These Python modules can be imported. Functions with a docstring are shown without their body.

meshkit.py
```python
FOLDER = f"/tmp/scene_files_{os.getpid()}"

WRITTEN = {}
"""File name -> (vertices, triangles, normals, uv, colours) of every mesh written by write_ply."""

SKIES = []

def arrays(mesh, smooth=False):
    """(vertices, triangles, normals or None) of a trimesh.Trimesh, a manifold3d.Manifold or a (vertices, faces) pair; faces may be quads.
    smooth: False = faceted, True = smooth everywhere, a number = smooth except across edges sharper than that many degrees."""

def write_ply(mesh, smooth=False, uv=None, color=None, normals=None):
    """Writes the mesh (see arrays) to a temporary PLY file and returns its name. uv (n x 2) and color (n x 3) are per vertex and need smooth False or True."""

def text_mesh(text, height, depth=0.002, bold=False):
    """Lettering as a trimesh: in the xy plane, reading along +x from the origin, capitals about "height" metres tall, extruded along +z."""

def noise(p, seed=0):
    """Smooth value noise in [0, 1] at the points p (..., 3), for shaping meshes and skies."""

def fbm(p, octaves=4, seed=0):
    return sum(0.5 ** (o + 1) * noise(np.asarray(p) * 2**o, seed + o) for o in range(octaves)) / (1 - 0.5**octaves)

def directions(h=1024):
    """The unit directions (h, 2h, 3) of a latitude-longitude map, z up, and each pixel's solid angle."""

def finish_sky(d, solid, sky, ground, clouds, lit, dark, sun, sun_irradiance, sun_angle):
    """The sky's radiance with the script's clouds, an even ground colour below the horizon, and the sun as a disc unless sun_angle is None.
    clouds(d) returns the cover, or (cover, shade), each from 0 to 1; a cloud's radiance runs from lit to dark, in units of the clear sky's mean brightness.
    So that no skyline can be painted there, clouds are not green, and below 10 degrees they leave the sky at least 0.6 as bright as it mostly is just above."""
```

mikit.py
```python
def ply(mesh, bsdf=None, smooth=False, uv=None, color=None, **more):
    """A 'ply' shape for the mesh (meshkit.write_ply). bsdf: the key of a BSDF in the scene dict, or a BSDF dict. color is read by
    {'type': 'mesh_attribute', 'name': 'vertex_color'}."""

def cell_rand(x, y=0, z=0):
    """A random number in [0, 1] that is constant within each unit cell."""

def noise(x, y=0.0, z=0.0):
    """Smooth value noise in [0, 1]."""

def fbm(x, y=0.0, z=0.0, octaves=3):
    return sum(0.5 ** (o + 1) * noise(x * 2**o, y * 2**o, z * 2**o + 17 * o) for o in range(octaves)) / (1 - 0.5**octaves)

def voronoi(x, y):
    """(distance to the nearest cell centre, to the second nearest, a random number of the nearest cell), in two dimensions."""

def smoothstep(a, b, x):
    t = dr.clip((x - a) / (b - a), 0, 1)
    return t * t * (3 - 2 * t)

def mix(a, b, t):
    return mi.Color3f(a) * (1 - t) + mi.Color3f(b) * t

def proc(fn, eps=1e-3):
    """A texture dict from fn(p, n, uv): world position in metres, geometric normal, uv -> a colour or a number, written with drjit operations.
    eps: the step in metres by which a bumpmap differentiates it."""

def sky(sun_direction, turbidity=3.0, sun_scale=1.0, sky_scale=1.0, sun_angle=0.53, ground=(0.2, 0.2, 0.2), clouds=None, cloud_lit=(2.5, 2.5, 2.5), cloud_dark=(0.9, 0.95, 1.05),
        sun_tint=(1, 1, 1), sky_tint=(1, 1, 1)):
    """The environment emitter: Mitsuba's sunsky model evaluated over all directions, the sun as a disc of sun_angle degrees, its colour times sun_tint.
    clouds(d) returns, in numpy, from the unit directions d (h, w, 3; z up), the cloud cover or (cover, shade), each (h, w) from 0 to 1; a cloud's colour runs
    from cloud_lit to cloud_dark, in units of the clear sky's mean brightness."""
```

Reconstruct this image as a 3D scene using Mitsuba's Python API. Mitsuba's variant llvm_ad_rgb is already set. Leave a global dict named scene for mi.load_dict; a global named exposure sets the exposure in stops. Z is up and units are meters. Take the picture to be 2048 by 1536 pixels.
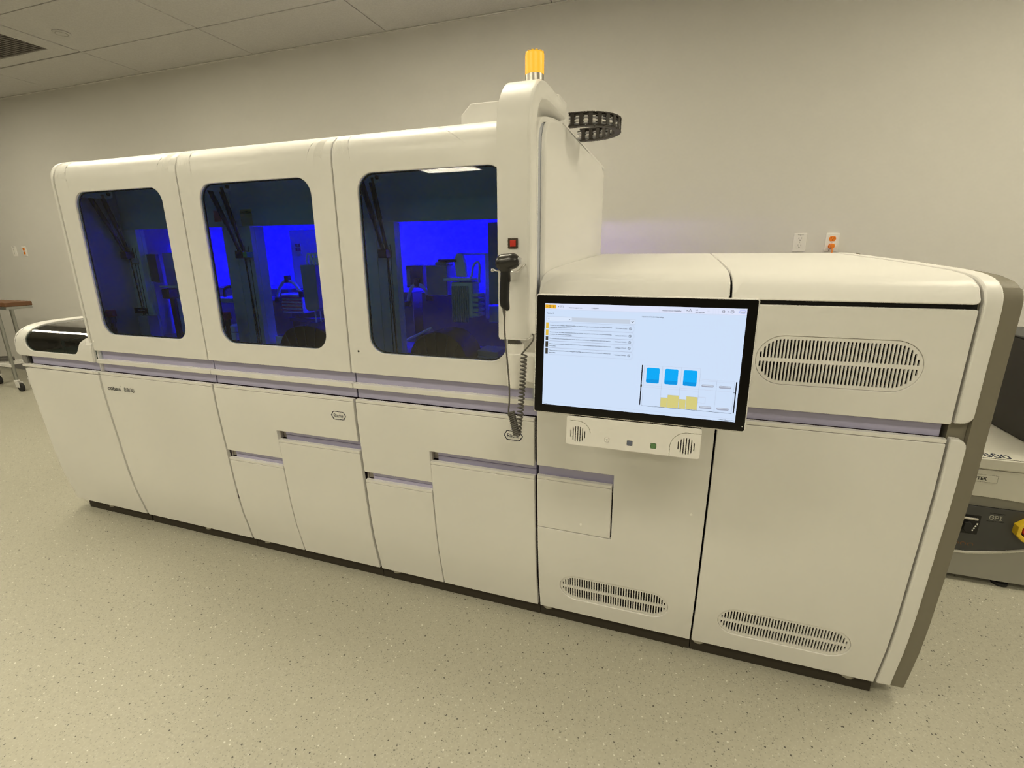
import math
import numpy as np
import trimesh
import manifold3d as m3
import mapbox_earcut as earcut
import mitsuba as mi
import drjit as dr
import mikit
import meshkit
from shapely.geometry import Polygon, Point, LineString, box as sbox

T = mi.ScalarTransform4f
scene, labels = {}, {}

# ------------------------------------------------------------------ camera
CAM = (0.4625, -1.6118, 1.5200)
YAW, PITCH, ROLL, FPX = -0.33083, -0.26417, -0.0050, 963.11
_F = np.array([math.sin(YAW) * math.cos(PITCH), math.cos(YAW) * math.cos(PITCH), math.sin(PITCH)])
_R = np.array([math.cos(YAW), -math.sin(YAW), 0.0])
_U = np.cross(_R, _F)
_U2 = -math.sin(ROLL) * _R + math.cos(ROLL) * _U
scene['camera'] = {'type': 'perspective', 'fov_axis': 'x', 'fov': math.degrees(2 * math.atan(1024 / FPX)),
                   'near_clip': 0.02, 'far_clip': 100.0,
                   'to_world': T().look_at(origin=list(CAM), target=list(np.array(CAM) + _F), up=list(_U2))}
exposure = 0.0

# ------------------------------------------------------------------ light levels
LAMP = np.array([1.0, 0.91, 0.68]) * 15.0      # ceiling troffers, all out of view
UNSEEN_LED = np.array([0.0, 0.0, 1.0]) * 800.0        # unseen blue lamps that light the module interiors
UNSEEN_REAR_LED = np.array([0.42, 0.26, 1.0]) * 150.0    # unseen rear lamp, placed to cast the blue glow on the wall
AMBER = np.array([1.0, 0.50, 0.035])
SCREEN = 1.0
UNSEEN_TROFFERS = [(-1.0, 0.5), (2.5, 0.7), (-3.8, 0.4), (-6.7, 0.5), (4.5, 0.5), (-1.5, -2.1), (-4.3, -2.1), (1.3, -2.1), (-1.5, -4.9), (1.5, -4.9), (-4.4, -8.5), (-9.5, -11.4)]  # out of view, placed to light machine, wall and window reflections


def lin(r, g, b):
    c = np.array([r, g, b]) / 255.0
    return [float(v) for v in np.where(c <= 0.04045, c / 12.92, ((c + 0.055) / 1.055) ** 2.4)]


def rgb(c):
    return {'type': 'rgb', 'value': [float(v) for v in c]}


def mat(name, color, rough=0.4, spec=0.5, metal=0.0, clear=0.0, clear_gloss=0.9):
    d = {'type': 'principled', 'base_color': color if isinstance(color, dict) else rgb(color), 'roughness': float(rough),
         'specular': float(spec), 'metallic': float(metal)}
    if clear:
        d['clearcoat'], d['clearcoat_gloss'] = float(clear), float(clear_gloss)
    scene[name] = {'type': 'twosided', 'bsdf': d}
    return name


# ------------------------------------------------------------------ materials
def f_shell(p, n, uv):
    return mikit.mix((0.74, 0.735, 0.72), (0.79, 0.785, 0.765), mikit.noise(p.x * 3.1, p.y * 3.1, p.z * 3.1))


def f_wall(p, n, uv):
    a = mikit.noise(p.x * 1.3, p.y * 1.3, p.z * 1.3)
    b = mikit.noise(p.x * 90, p.y * 90, p.z * 90)
    return mikit.mix((0.66, 0.65, 0.63), (0.70, 0.69, 0.665), 0.6 * a + 0.4 * b)


def f_floor(p, n, uv):
    base = mikit.mix((0.42, 0.405, 0.335), (0.49, 0.475, 0.395), 0.5 * mikit.noise(p.x * 0.9, p.y * 0.9) + 0.5 * mikit.noise(p.x * 160, p.y * 160))
    d, e, r = mikit.voronoi(p.x * 44, p.y * 44)
    on = dr.select(d < 0.05 + 0.09 * mikit.cell_rand(r * 977, 3), 1.0, 0.0)
    c = mikit.mix(base, (0.70, 0.69, 0.62), on * dr.select(r < 0.16, 1.0, 0.0))
    c = mikit.mix(c, (0.12, 0.115, 0.10), on * dr.select(r > 0.85, 1.0, 0.0))
    d2, e2, r2 = mikit.voronoi(p.x * 130 + 7.3, p.y * 130 + 1.9)
    on2 = dr.select(d2 < 0.26, 1.0, 0.0)
    c = mikit.mix(c, (0.55, 0.545, 0.48), on2 * dr.select(r2 < 0.22, 0.5, 0.0))
    return mikit.mix(c, (0.24, 0.24, 0.20), on2 * dr.select(r2 > 0.78, 0.5, 0.0))


def f_tile(p, n, uv):
    a = mikit.noise(p.x * 140, p.y * 140, p.z * 140)
    return mikit.mix((0.47, 0.46, 0.45), (0.52, 0.51, 0.50), a)


mat('mat_shell', mikit.proc(f_shell), 0.36, 0.45)
mat('mat_wall', mikit.proc(f_wall), 0.75, 0.25)
mat('mat_floor', mikit.proc(f_floor), 0.42, 0.42)
mat('mat_tile', mikit.proc(f_tile), 0.9, 0.1)
mat('mat_grid', (0.30, 0.29, 0.27), 0.6)
mat('mat_tee', (0.62, 0.61, 0.59), 0.5)
mat('mat_lavender', (0.43, 0.415, 0.60), 0.45, 0.4)
mat('mat_gap', (0.10, 0.085, 0.10), 0.7, 0.2)
mat('mat_black', (0.012, 0.012, 0.012), 0.45, 0.4)
mat('mat_black_gloss', (0.004, 0.0035, 0.003), 0.16, 0.35)
mat('mat_scanner', (0.022, 0.021, 0.020), 0.26, 0.5)
mat('mat_scanner_grip', (0.010, 0.010, 0.010), 0.5, 0.35)
mat('mat_taupe', (0.20, 0.185, 0.145), 0.5, 0.35)
mat('mat_baseboard', (0.25, 0.245, 0.24), 0.6, 0.3)
mat('mat_chrome', (0.75, 0.74, 0.72), 0.16, 0.5, 1.0)
mat('mat_brushed', (0.56, 0.54, 0.50), 0.34, 0.5, 1.0)
mat('mat_cable', (0.105, 0.10, 0.092), 0.5, 0.4)
mat('mat_cable_light', (0.42, 0.42, 0.44), 0.4, 0.4)
mat('mat_chain', (0.035, 0.030, 0.025), 0.5, 0.4)
mat('mat_ink', (0.015, 0.02, 0.045), 0.6, 0.2)
mat('mat_ink_light', (0.075, 0.075, 0.08), 0.6, 0.2)
mat('mat_screen_ink', (0.05, 0.055, 0.075), 0.7, 0.1)
mat('mat_red', (0.55, 0.035, 0.02), 0.35)
mat('mat_bezel_dark', (0.05, 0.035, 0.02), 0.5)
mat('mat_white_plastic', (0.80, 0.79, 0.77), 0.35)
mat('mat_button_slate', (0.12, 0.14, 0.20), 0.4)
mat('mat_button_green', (0.10, 0.22, 0.09), 0.4)
mat('mat_outlet', (0.84, 0.825, 0.80), 0.3)
mat('mat_orange', (0.85, 0.24, 0.02), 0.4)
mat('mat_yellow', (0.85, 0.58, 0.03), 0.4)
mat('mat_amber', (0.25, 0.07, 0.002), 0.35)
mat('mat_recess', (0.36, 0.33, 0.31), 0.6, 0.2)
mat('mat_base', (0.045, 0.038, 0.028), 0.6, 0.2)
mat('mat_vent_slat', (0.17, 0.155, 0.145), 0.6, 0.2)
mat('mat_unit_cream', (0.62, 0.61, 0.55), 0.45)
mat('mat_unit_grey', (0.34, 0.335, 0.30), 0.5)
mat('mat_unit_dark', (0.060, 0.062, 0.062), 0.5)
mat('mat_unit_mid', (0.235, 0.23, 0.20), 0.5)
mat('mat_darkbox', (0.030, 0.028, 0.022), 0.55)
mat('mat_wood', (0.16, 0.075, 0.035), 0.4)
mat('mat_steel', (0.42, 0.43, 0.41), 0.35, 0.5, 0.9)
mat('mat_rubber', (0.02, 0.02, 0.02), 0.7)
mat('mat_pad', (0.006, 0.006, 0.006), 0.7)
mat('mat_white_dot', (0.95, 0.95, 0.92), 0.4)
# inside the modules
mat('mat_liner', (0.42, 0.44, 0.50), 0.55)
mat('mat_liner_grey', (0.30, 0.31, 0.33), 0.5)
mat('mat_header', (0.68, 0.72, 0.76), 0.45)
mat('mat_post', (0.66, 0.70, 0.70), 0.35)
mat('mat_deck', (0.09, 0.09, 0.11), 0.4)
mat('mat_int_dark', (0.045, 0.05, 0.05), 0.4)
mat('mat_int_mid', (0.30, 0.31, 0.33), 0.4)
mat('mat_int_white', (0.78, 0.80, 0.82), 0.4)
mat('mat_int_red', (0.42, 0.06, 0.05), 0.5)
mat('mat_green', (0.03, 0.42, 0.06), 0.4)
mat('mat_strut', (0.010, 0.010, 0.009), 0.4)
mat('mat_sign_yellow', (0.62, 0.56, 0.20), 0.6)
mat('mat_sign_red', (0.62, 0.20, 0.15), 0.6)
scene['mat_tint'] = {'type': 'thindielectric', 'int_ior': 1.5, 'specular_transmittance': rgb((0.25, 0.39, 0.50))}
scene['mat_tint_dark'] = {'type': 'thindielectric', 'int_ior': 1.5, 'specular_transmittance': rgb((0.10, 0.18, 0.19))}


# ------------------------------------------------------------------ mesh helpers
def tm(v, f):
    return trimesh.Trimesh(np.asarray(v, float), np.asarray(f, int), process=False)


def join(*ms):
    ms = [m for m in ms if m is not None]
    return trimesh.util.concatenate(ms) if len(ms) > 1 else ms[0]


def rr(x0, z0, x1, z1, r=0.0, n=8):
    """rounded rectangle; r a number or (bl, br, tr, tl)"""
    rs = (r,) * 4 if np.isscalar(r) else r
    pts = []
    for (cx, cz, a0), q in zip(((x0, z0, 180), (x1, z0, 270), (x1, z1, 0), (x0, z1, 90)), rs):
        if q <= 0:
            pts.append((cx, cz))
            continue
        ox, oz = (cx + q if cx == x0 else cx - q), (cz + q if cz == z0 else cz - q)
        for k in range(n + 1):
            a = math.radians(a0 + 90 * k / n)
            pts.append((ox + q * math.cos(a), oz + q * math.sin(a)))
    return Polygon(pts)


def _ring(c, ccw):
    c = np.asarray(c, float)[:-1]
    keep = np.linalg.norm(c - np.roll(c, 1, 0), axis=1) > 1e-7
    c = c[keep]
    area = np.sum(c[:, 0] * np.roll(c[:, 1], -1) - np.roll(c[:, 0], -1) * c[:, 1])
    return c if (area > 0) == ccw else c[::-1]


def _inset(c, b):
    e1, e2 = c - np.roll(c, 1, 0), np.roll(c, -1, 0) - c
    n1 = np.stack([-e1[:, 1], e1[:, 0]], 1) / np.linalg.norm(e1, axis=1, keepdims=True)
    n2 = np.stack([-e2[:, 1], e2[:, 0]], 1) / np.linalg.norm(e2, axis=1, keepdims=True)
    s = n1 + n2
    k = np.maximum(np.sum(s * s, 1, keepdims=True), 0.4)
    return c + b * 2 * s / k


def cross2(a, b):
    return a[:, 0] * b[:, 1] - a[:, 1] * b[:, 0]


def slab(poly, t, b=0.002):
    """(u, v, w) solid: w from -t to 0, its front edges rounded by b"""
    rings = [_ring(poly.exterior.coords, True)] + [_ring(i.coords, False) for i in poly.interiors]
    levels = [(0.0, -t)] + ([(0.0, -b), (0.3 * b, -0.3 * b), (b, 0.0)] if b > 0 else [(0.0, 0.0)])
    flat = [[_inset(r, o) if o else r for r in rings] for o, _ in levels]
    N = sum(len(r) for r in rings)
    v = np.vstack([np.column_stack([np.vstack(f), np.full(N, w)]) for f, (_, w) in zip(flat, levels)])
    ends = np.cumsum([len(r) for r in rings]).astype(np.uint32)
    def cap(f):
        t_ = np.asarray(earcut.triangulate_float64(np.vstack(f), ends)).reshape(-1, 3).astype(int)
        P = np.vstack(f)
        a = cross2(P[t_[:, 1]] - P[t_[:, 0]], P[t_[:, 2]] - P[t_[:, 0]])
        t_[a < 0] = t_[a < 0][:, ::-1]
        return t_
    L = len(levels) - 1
    faces = [cap(flat[0])[:, ::-1], cap(flat[-1]) + L * N]
    s = 0
    for r in rings:
        i = np.arange(len(r)); j = (i + 1) % len(r)
        for l in range(L):
            a, b_, c, d = s + i + l * N, s + j + l * N, s + j + (l + 1) * N, s + i + (l + 1) * N
            faces += [np.stack([a, b_, c], 1), np.stack([a, c, d], 1)]
        s += len(r)
    return tm(v, np.vstack(faces))


def sheet(poly):
    """one-sided flat sheet in (u, v, 0)"""
    rings = [_ring(poly.exterior.coords, True)] + [_ring(i.coords, False) for i in poly.interiors]
    P = np.vstack(rings)
    ends = np.cumsum([len(r) for r in rings]).astype(np.uint32)
    t_ = np.asarray(earcut.triangulate_float64(P, ends)).reshape(-1, 3).astype(int)
    a = cross2(P[t_[:, 1]] - P[t_[:, 0]], P[t_[:, 2]] - P[t_[:, 0]])
    t_[a < 0] = t_[a < 0][:, ::-1]
    return tm(np.column_stack([P, np.zeros(len(P))]), t_)


def refine(mesh, length):
    """subdivide by edge length, watertight or not"""
    v, f = trimesh.remesh.subdivide_to_size(mesh.vertices, mesh.faces, length, max_iter=12)
    return tm(v, f)


class Profile:
    """a line in the (y, z) plane; s runs along it, and outward is left of it looking up the front (towards -y)"""

    def __init__(self, pts, s_at):
        p = np.array(pts, float)
        # smooth densification
        q = [p[0]]
        for a, b in zip(p[:-1], p[1:]):
            n = max(1, int(np.linalg.norm(b - a) / 0.01))
            q += [a + (b - a) * k / n for k in range(1, n + 1)]
        q = np.array(q)
        for _ in range(3):
            q[1:-1] = 0.25 * q[:-2] + 0.5 * q[1:-1] + 0.25 * q[2:]
        self.p = q
        s = np.r_[0, np.cumsum(np.linalg.norm(np.diff(q, axis=0), axis=1))]
        z_ref = s_at
        k = int(np.argmin(np.abs(q[:, 1] - z_ref)))
        self.s = s - s[k] + q[k, 1]
        t = np.gradient(q, self.s, axis=0)
        self.n = np.stack([-t[:, 1], t[:, 0]], 1)
        self.n /= np.linalg.norm(self.n, axis=1, keepdims=True)

    def __call__(self, v):
        """(u, s, w) -> world"""
        s = v[:, 1]
        y, z = np.interp(s, self.s, self.p[:, 0]), np.interp(s, self.s, self.p[:, 1])
        ny, nz = np.interp(s, self.s, self.n[:, 0]), np.interp(s, self.s, self.n[:, 1])
        return np.column_stack([v[:, 0], y + ny * v[:, 2], z + nz * v[:, 2]])


def bent(poly, prof, t=0.018, b=0.002, step=0.04, off=0.0):
    m = slab(poly, t, b)
    m.vertices[:, 2] += off
    m = refine(m, step)
    m.vertices = prof(np.array(m.vertices))
    return m


def front(poly, y, t=0.018, b=0.002):
    """slab in the xz plane, its face at y looking towards -y"""
    m = slab(poly, t, b)
    v = np.array(m.vertices)
    m.vertices = np.column_stack([v[:, 0], y - v[:, 2], v[:, 1]])
    return m


def rotated(m, kind):
    v = np.array(m.vertices)
    if kind == 'side+':      # (u,v,w) -> u = y, v = z, w = +x
        m.vertices = np.column_stack([v[:, 2], v[:, 0], v[:, 1]])
    return m


def side(poly_yz, x, t, b=0.002):
    """slab in the yz plane, its face at x looking towards +x"""
    m = rotated(slab(poly_yz, t, b), 'side+')
    m.apply_translation([x, 0, 0])
    return m


def bx(x0, x1, y0, y1, z0, z1, b=0.0015):
    b = min(b, 0.3 * min(x1 - x0, y1 - y0, z1 - z0))
    c = []
    for x in (x0, x1):
        for y in (y0, y1):
            for z in (z0, z1):
                sx, sy, sz = (1 if x == x0 else -1), (1 if y == y0 else -1), (1 if z == z0 else -1)
                c += [(x + sx * b, y + sy * b, z), (x + sx * b, y, z + sz * b), (x, y + sy * b, z + sz * b)]
    return man(m3.Manifold.hull_points(np.array(c)))


def man(m):
    q = m.to_mesh()
    return tm(q.vert_properties[:, :3], q.tri_verts)


def tube(pts, r, n=10, caps=True):
    p = np.asarray(pts, float)
    t = np.gradient(p, axis=0)
    t /= np.linalg.norm(t, axis=1, keepdims=True) + 1e-12
    a = np.cross(t[0], [0.31, 0.2, 0.93]); a /= np.linalg.norm(a)
    r = np.broadcast_to(r, (len(p),))
    V, ang = [], np.arange(n) * 2 * np.pi / n
    for k in range(len(p)):
        a = a - t[k] * (a @ t[k]); a /= np.linalg.norm(a)
        b = np.cross(t[k], a)
        V.append(p[k] + r[k] * (np.cos(ang)[:, None] * a + np.sin(ang)[:, None] * b))
    V = np.vstack(V)
    F = []
    for k in range(len(p) - 1):
        i = np.arange(n); j = (i + 1) % n
        F += [np.stack([k * n + i, k * n + j, (k + 1) * n + j], 1), np.stack([k * n + i, (k + 1) * n + j, (k + 1) * n + i], 1)]
    if caps:
        V = np.vstack([V, p[0], p[-1]])
        i = np.arange(n); j = (i + 1) % n
        F += [np.stack([np.full(n, len(V) - 2), j, i], 1), np.stack([np.full(n, len(V) - 1), (len(p) - 1) * n + i, (len(p) - 1) * n + j], 1)]
    return tm(V, np.vstack(F))


def curve(pts, n=60):
    from scipy.interpolate import CubicSpline
    p = np.asarray(pts, float)
    s = np.r_[0, np.cumsum(np.linalg.norm(np.diff(p, axis=0), axis=1))]
    return CubicSpline(s, p)(np.linspace(0, s[-1], n))


def cyl(x, y, z0, z1, r, n=32, b=0.0015):
    prof = [(0, z0), (r - b, z0), (r, z0 + b), (r, z1 - b), (r - b, z1), (0, z1)]
    m = trimesh.creation.revolve(prof, sections=n)
    m.apply_translation([x, y, 0])
    return m


def disc_front(x, y, z, r, t=0.004, n=20, b=0.001):
    a = np.linspace(0, 2 * np.pi, n, endpoint=False)
    return front(Polygon(np.column_stack([x + r * np.cos(a), z + r * np.sin(a)])), y, t, b)


def hullspheres(items, n=2):
    """manifold hull of spheres (x, y, z, r)"""
    s = m3.Manifold()
    return m3.Manifold.batch_hull([m3.Manifold.sphere(r, 24).translate([x, y, z]) for x, y, z, r in items])


def text(txt, x, z, h, y, depth=0.0006, bold=False, width=None, center=False):
    """lettering on a wall that looks towards -y; x, z the left end of the baseline"""
    m = meshkit.text_mesh(txt, h, depth, bold)
    v = np.array(m.vertices)
    if width:
        v[:, 0] *= width / np.ptp(v[:, 0])
    if center:
        v[:, 0] -= 0.5 * (v[:, 0].min() + v[:, 0].max())
    return tm(np.column_stack([x + v[:, 0], y - v[:, 2], z + v[:, 1]]), m.faces)


def put(key, mesh, bsdf, smooth=35, label=None, **more):
    base, k = key, 0
    while key in scene:
        k += 1
        key = f'{base}_{k:03d}'
    scene[key] = mikit.ply(mesh, bsdf, smooth=smooth, **more)
    if label:
        labels[key] = {'label': label}
    return key


def emitter(c, weight=1.0):
    return {'type': 'area', 'radiance': rgb(c) if not isinstance(c, dict) else c, 'sampling_weight': float(weight)}


def thing(key, label, cat, group=None):
    labels[key] = {'label': label, 'category': cat}
    if group:
        labels[key]['group'] = group
    return key


def struct(key, mesh, bsdf, label, smooth=False):
    put(key, mesh, bsdf, smooth)
    labels[key] = {'label': label, 'kind': 'structure'}


# ------------------------------------------------------------------ the room
WY, CZ = 2.364, 3.272
XL, XR, YF = -15.0, 6.0, -13.8
struct('floor', bx(XL - .2, XR + .2, YF - .2, WY + .2, -0.1, 0.0, 0), 'mat_floor', 'beige speckled sheet vinyl floor')
struct('wall_back', bx(XL, XR, WY, WY + .15, 0, CZ + .1, 0), 'mat_wall', 'plain beige painted wall behind the analyzer')
struct('wall_front', bx(XL, XR, YF - .15, YF, 0, CZ + .1, 0), 'mat_wall', 'plain painted wall opposite')
struct('unseen_wall_left', bx(XL - .15, XL, YF, WY, 0, CZ + .1, 0), 'mat_wall', 'unseen plain painted wall on the left, closes the room for bounced light')  # unseen side wall, closes the room for bounced light
struct('unseen_wall_right', bx(XR, XR + .15, YF, WY, 0, CZ + .1, 0), 'mat_wall', 'unseen plain painted wall on the right, closes the room for bounced light')  # out of view, here only to bounce light back
struct('baseboard_back', bx(XL, XR, WY - .008, WY, 0, 0.095, 0.002), 'mat_baseboard', 'grey vinyl baseboard along the back wall')
struct('ceiling', bx(XL, XR, YF, WY, CZ + .02, CZ + .12, 0), 'mat_grid', 'suspended ceiling of large white tiles')
TX, TY, DX, DY = -4.743, 1.797, 1.388, 0.66
tile_y = [(TY, WY)] + [(TY - DY * (k + 1), TY - DY * k) for k in range(3)]
lit = lambda x0, x1, y0, y1: False
for (ya, yb) in tile_y:
    for i in range(-3, 7):
        xa, xb = TX + DX * i, TX + DX * (i + 1)
        if ya < 1.2 < yb and i == -1:
            continue            # the air vent takes this place
        g = 0.0035
        put('ceiling__tile', bx(xa + g, xb - g, ya + g, yb - (g if yb < WY else 0.006), CZ, CZ + .018, 0.002), 'mat_tile', False)
xs0, ys0 = TX - 3 * DX, TY - 3 * DY
put('ceiling__field', join(bx(XL, XR, YF, ys0, CZ, CZ + .018, 0), bx(XL, xs0, ys0, WY, CZ, CZ + .018, 0), bx(TX + 7 * DX, XR, ys0, WY, CZ, CZ + .018, 0)), 'mat_tile', False)
put('ceiling__edge_trim', bx(XL, XR, WY - .02, WY, CZ - .006, CZ - .001, 0.001), 'mat_tee', False)

for i, (x, y) in enumerate(UNSEEN_TROFFERS):
    k = f'unseen_ceiling_light_{i:03d}' if i else 'unseen_ceiling_light'
    thing(k, 'unseen recessed ceiling light panel, out of view, placed to light the room', 'ceiling light', 'unseen ceiling lights')
    fr = slab(rr(x - .70, y - .33, x + .70, y + .33).difference(rr(x - .64, y - .28, x + .64, y + .28)), 0.012, 0.002)
    fr.vertices = np.column_stack([fr.vertices[:, 0], 2 * y - fr.vertices[:, 1], CZ - 0.012 - fr.vertices[:, 2]])
    put(k + '__frame', fr, 'mat_white_plastic', False)
    d = tm([[x - .64, y - .28, CZ - .004], [x - .64, y + .28, CZ - .004], [x + .64, y + .28, CZ - .004], [x + .64, y - .28, CZ - .004]], [[0, 1, 2], [0, 2, 3]])
    scene[k + '__diffuser'] = {**mikit.ply(d, 'mat_white_plastic'), 'emitter': emitter(LAMP, 2.0)}

# air vent and detector cover in the ceiling
vx0, vx1, vy0, vy1 = TX - DX + .01, TX - .01, TY - DY + .01, TY - .01
V = thing('ceiling_vent', 'white framed ceiling air vent with a dark slotted opening', 'air vent')
fr = slab(Polygon(rr(vx0, vy0, vx1, vy1).exterior.coords, [rr(vx0 + .12, vy0 + .13, vx1 - .20, vy1 - .12).exterior.coords]), 0.02, 0.003)
fr.vertices = np.column_stack([fr.vertices[:, 0], (vy0 + vy1) - fr.vertices[:, 1], CZ - fr.vertices[:, 2]])
put(V + '__frame', fr, 'mat_tile', False)
put(V + '__backing', bx(vx0 + .10, vx1 - .18, vy0 + .10, vy1 - .10, CZ + .0185, CZ + .0198, 0), 'mat_gap', False)
for k in range(15):
    y = vy0 + .140 + k * .0255
    put(V + '__slat', bx(vx0 + .12, vx1 - .20, y, y + .012, CZ + .006, CZ + .018, 0.001), 'mat_vent_slat', False)
D_ = thing('detector_cover', 'small round white cover plate on a ceiling tile by the vent', 'cover plate')
m = trimesh.creation.revolve([(0, 0), (.052, 0), (.060, .006), (.060, .012), (0, .012)], sections=32)
m.apply_translation([-4.45, 1.48, CZ - .0125])
put(D_ + '__plate', m, 'mat_tile', 30)
m = trimesh.creation.revolve([(.040, -.001), (.044, -.001), (.044, .002), (.040, .002), (.040, -.001)], sections=32)
m.apply_translation([-4.45, 1.48, CZ - .0130])
put(D_ + '__rim', m, 'mat_grid', 30)


# ------------------------------------------------------------------ wall outlets
def outlet(key, x, z, label, face, orange=False):
    thing(key, label, 'wall outlet')
    w, h, y = .041, .061, WY - .006
    put(key + '__cover_plate', front(rr(x - w, z - h, x + w, z + h, .006, 4), y, .006, .003), 'mat_outlet', 30)
    for s in (1, -1):
        zc = z + s * .024
        a = np.linspace(0, 2 * np.pi, 28, endpoint=False)
        q = Polygon(np.column_stack([x + .0205 * np.cos(a), zc + np.clip(.0205 * np.sin(a), -.0165, .0165)]))
        k = put(key + '__socket', front(q, y - .003, .004, .001), face, 30)
        put(k + '__slots', join(bx(x - .009, x - .0065, y - .0036, y - .0028, zc - .001, zc + .009, 0), bx(x + .0065, x + .009, y - .0036, y - .0028, zc + .000, zc + .009, 0),
                                disc_front(x, y - .0036, zc - .0085, .0032, .0008, 12, 0)), 'mat_black', False)
    put(key + '__screw', disc_front(x, y - .001, z, .003, .002, 12, .0005), 'mat_brushed', 30)
    put(key + '__circuit_label', text('ELS 12-4' if orange else 'NL 12-6', x, z + (.049 if not orange else -.056), .006, y - .0002, .0004, True, .032, True), 'mat_ink_light', False)


outlet('wall_outlet', 1.230, 1.586, 'white duplex wall outlet just left of the orange one, above the low cabinets', 'mat_outlet')
outlet('wall_outlet_001', 1.426, 1.585, 'orange duplex wall outlet in white plate with an orange plug, above the low cabinets', 'mat_orange', True)
outlet('wall_outlet_002', -7.595, 1.580, 'pale duplex wall outlet at far left, left of the orange one', 'mat_outlet')
outlet('wall_outlet_003', -7.395, 1.582, 'orange duplex wall outlet at far left above the steel cart', 'mat_orange', True)
P_ = thing('power_plug', 'orange power plug and cord hanging from the right orange wall outlet', 'power plug')
put(P_ + '__head', bx(1.410, 1.436, WY - .048, WY - .0098, 1.548, 1.574, .004), 'mat_orange', 30)
put(P_ + '__cord', tube(curve([(1.423, WY - .045, 1.552), (1.424, WY - .052, 1.52), (1.420, WY - .040, 1.44), (1.424, WY - .022, 1.30), (1.43, WY - .020, .9), (1.436, WY - .020, .4), (1.43, WY - .022, .08), (1.36, WY - .03, .0065), (1.1, WY - .05, .0065), (.7, WY - .06, .0065)], 90), .004, 8), 'mat_orange', True)

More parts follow.
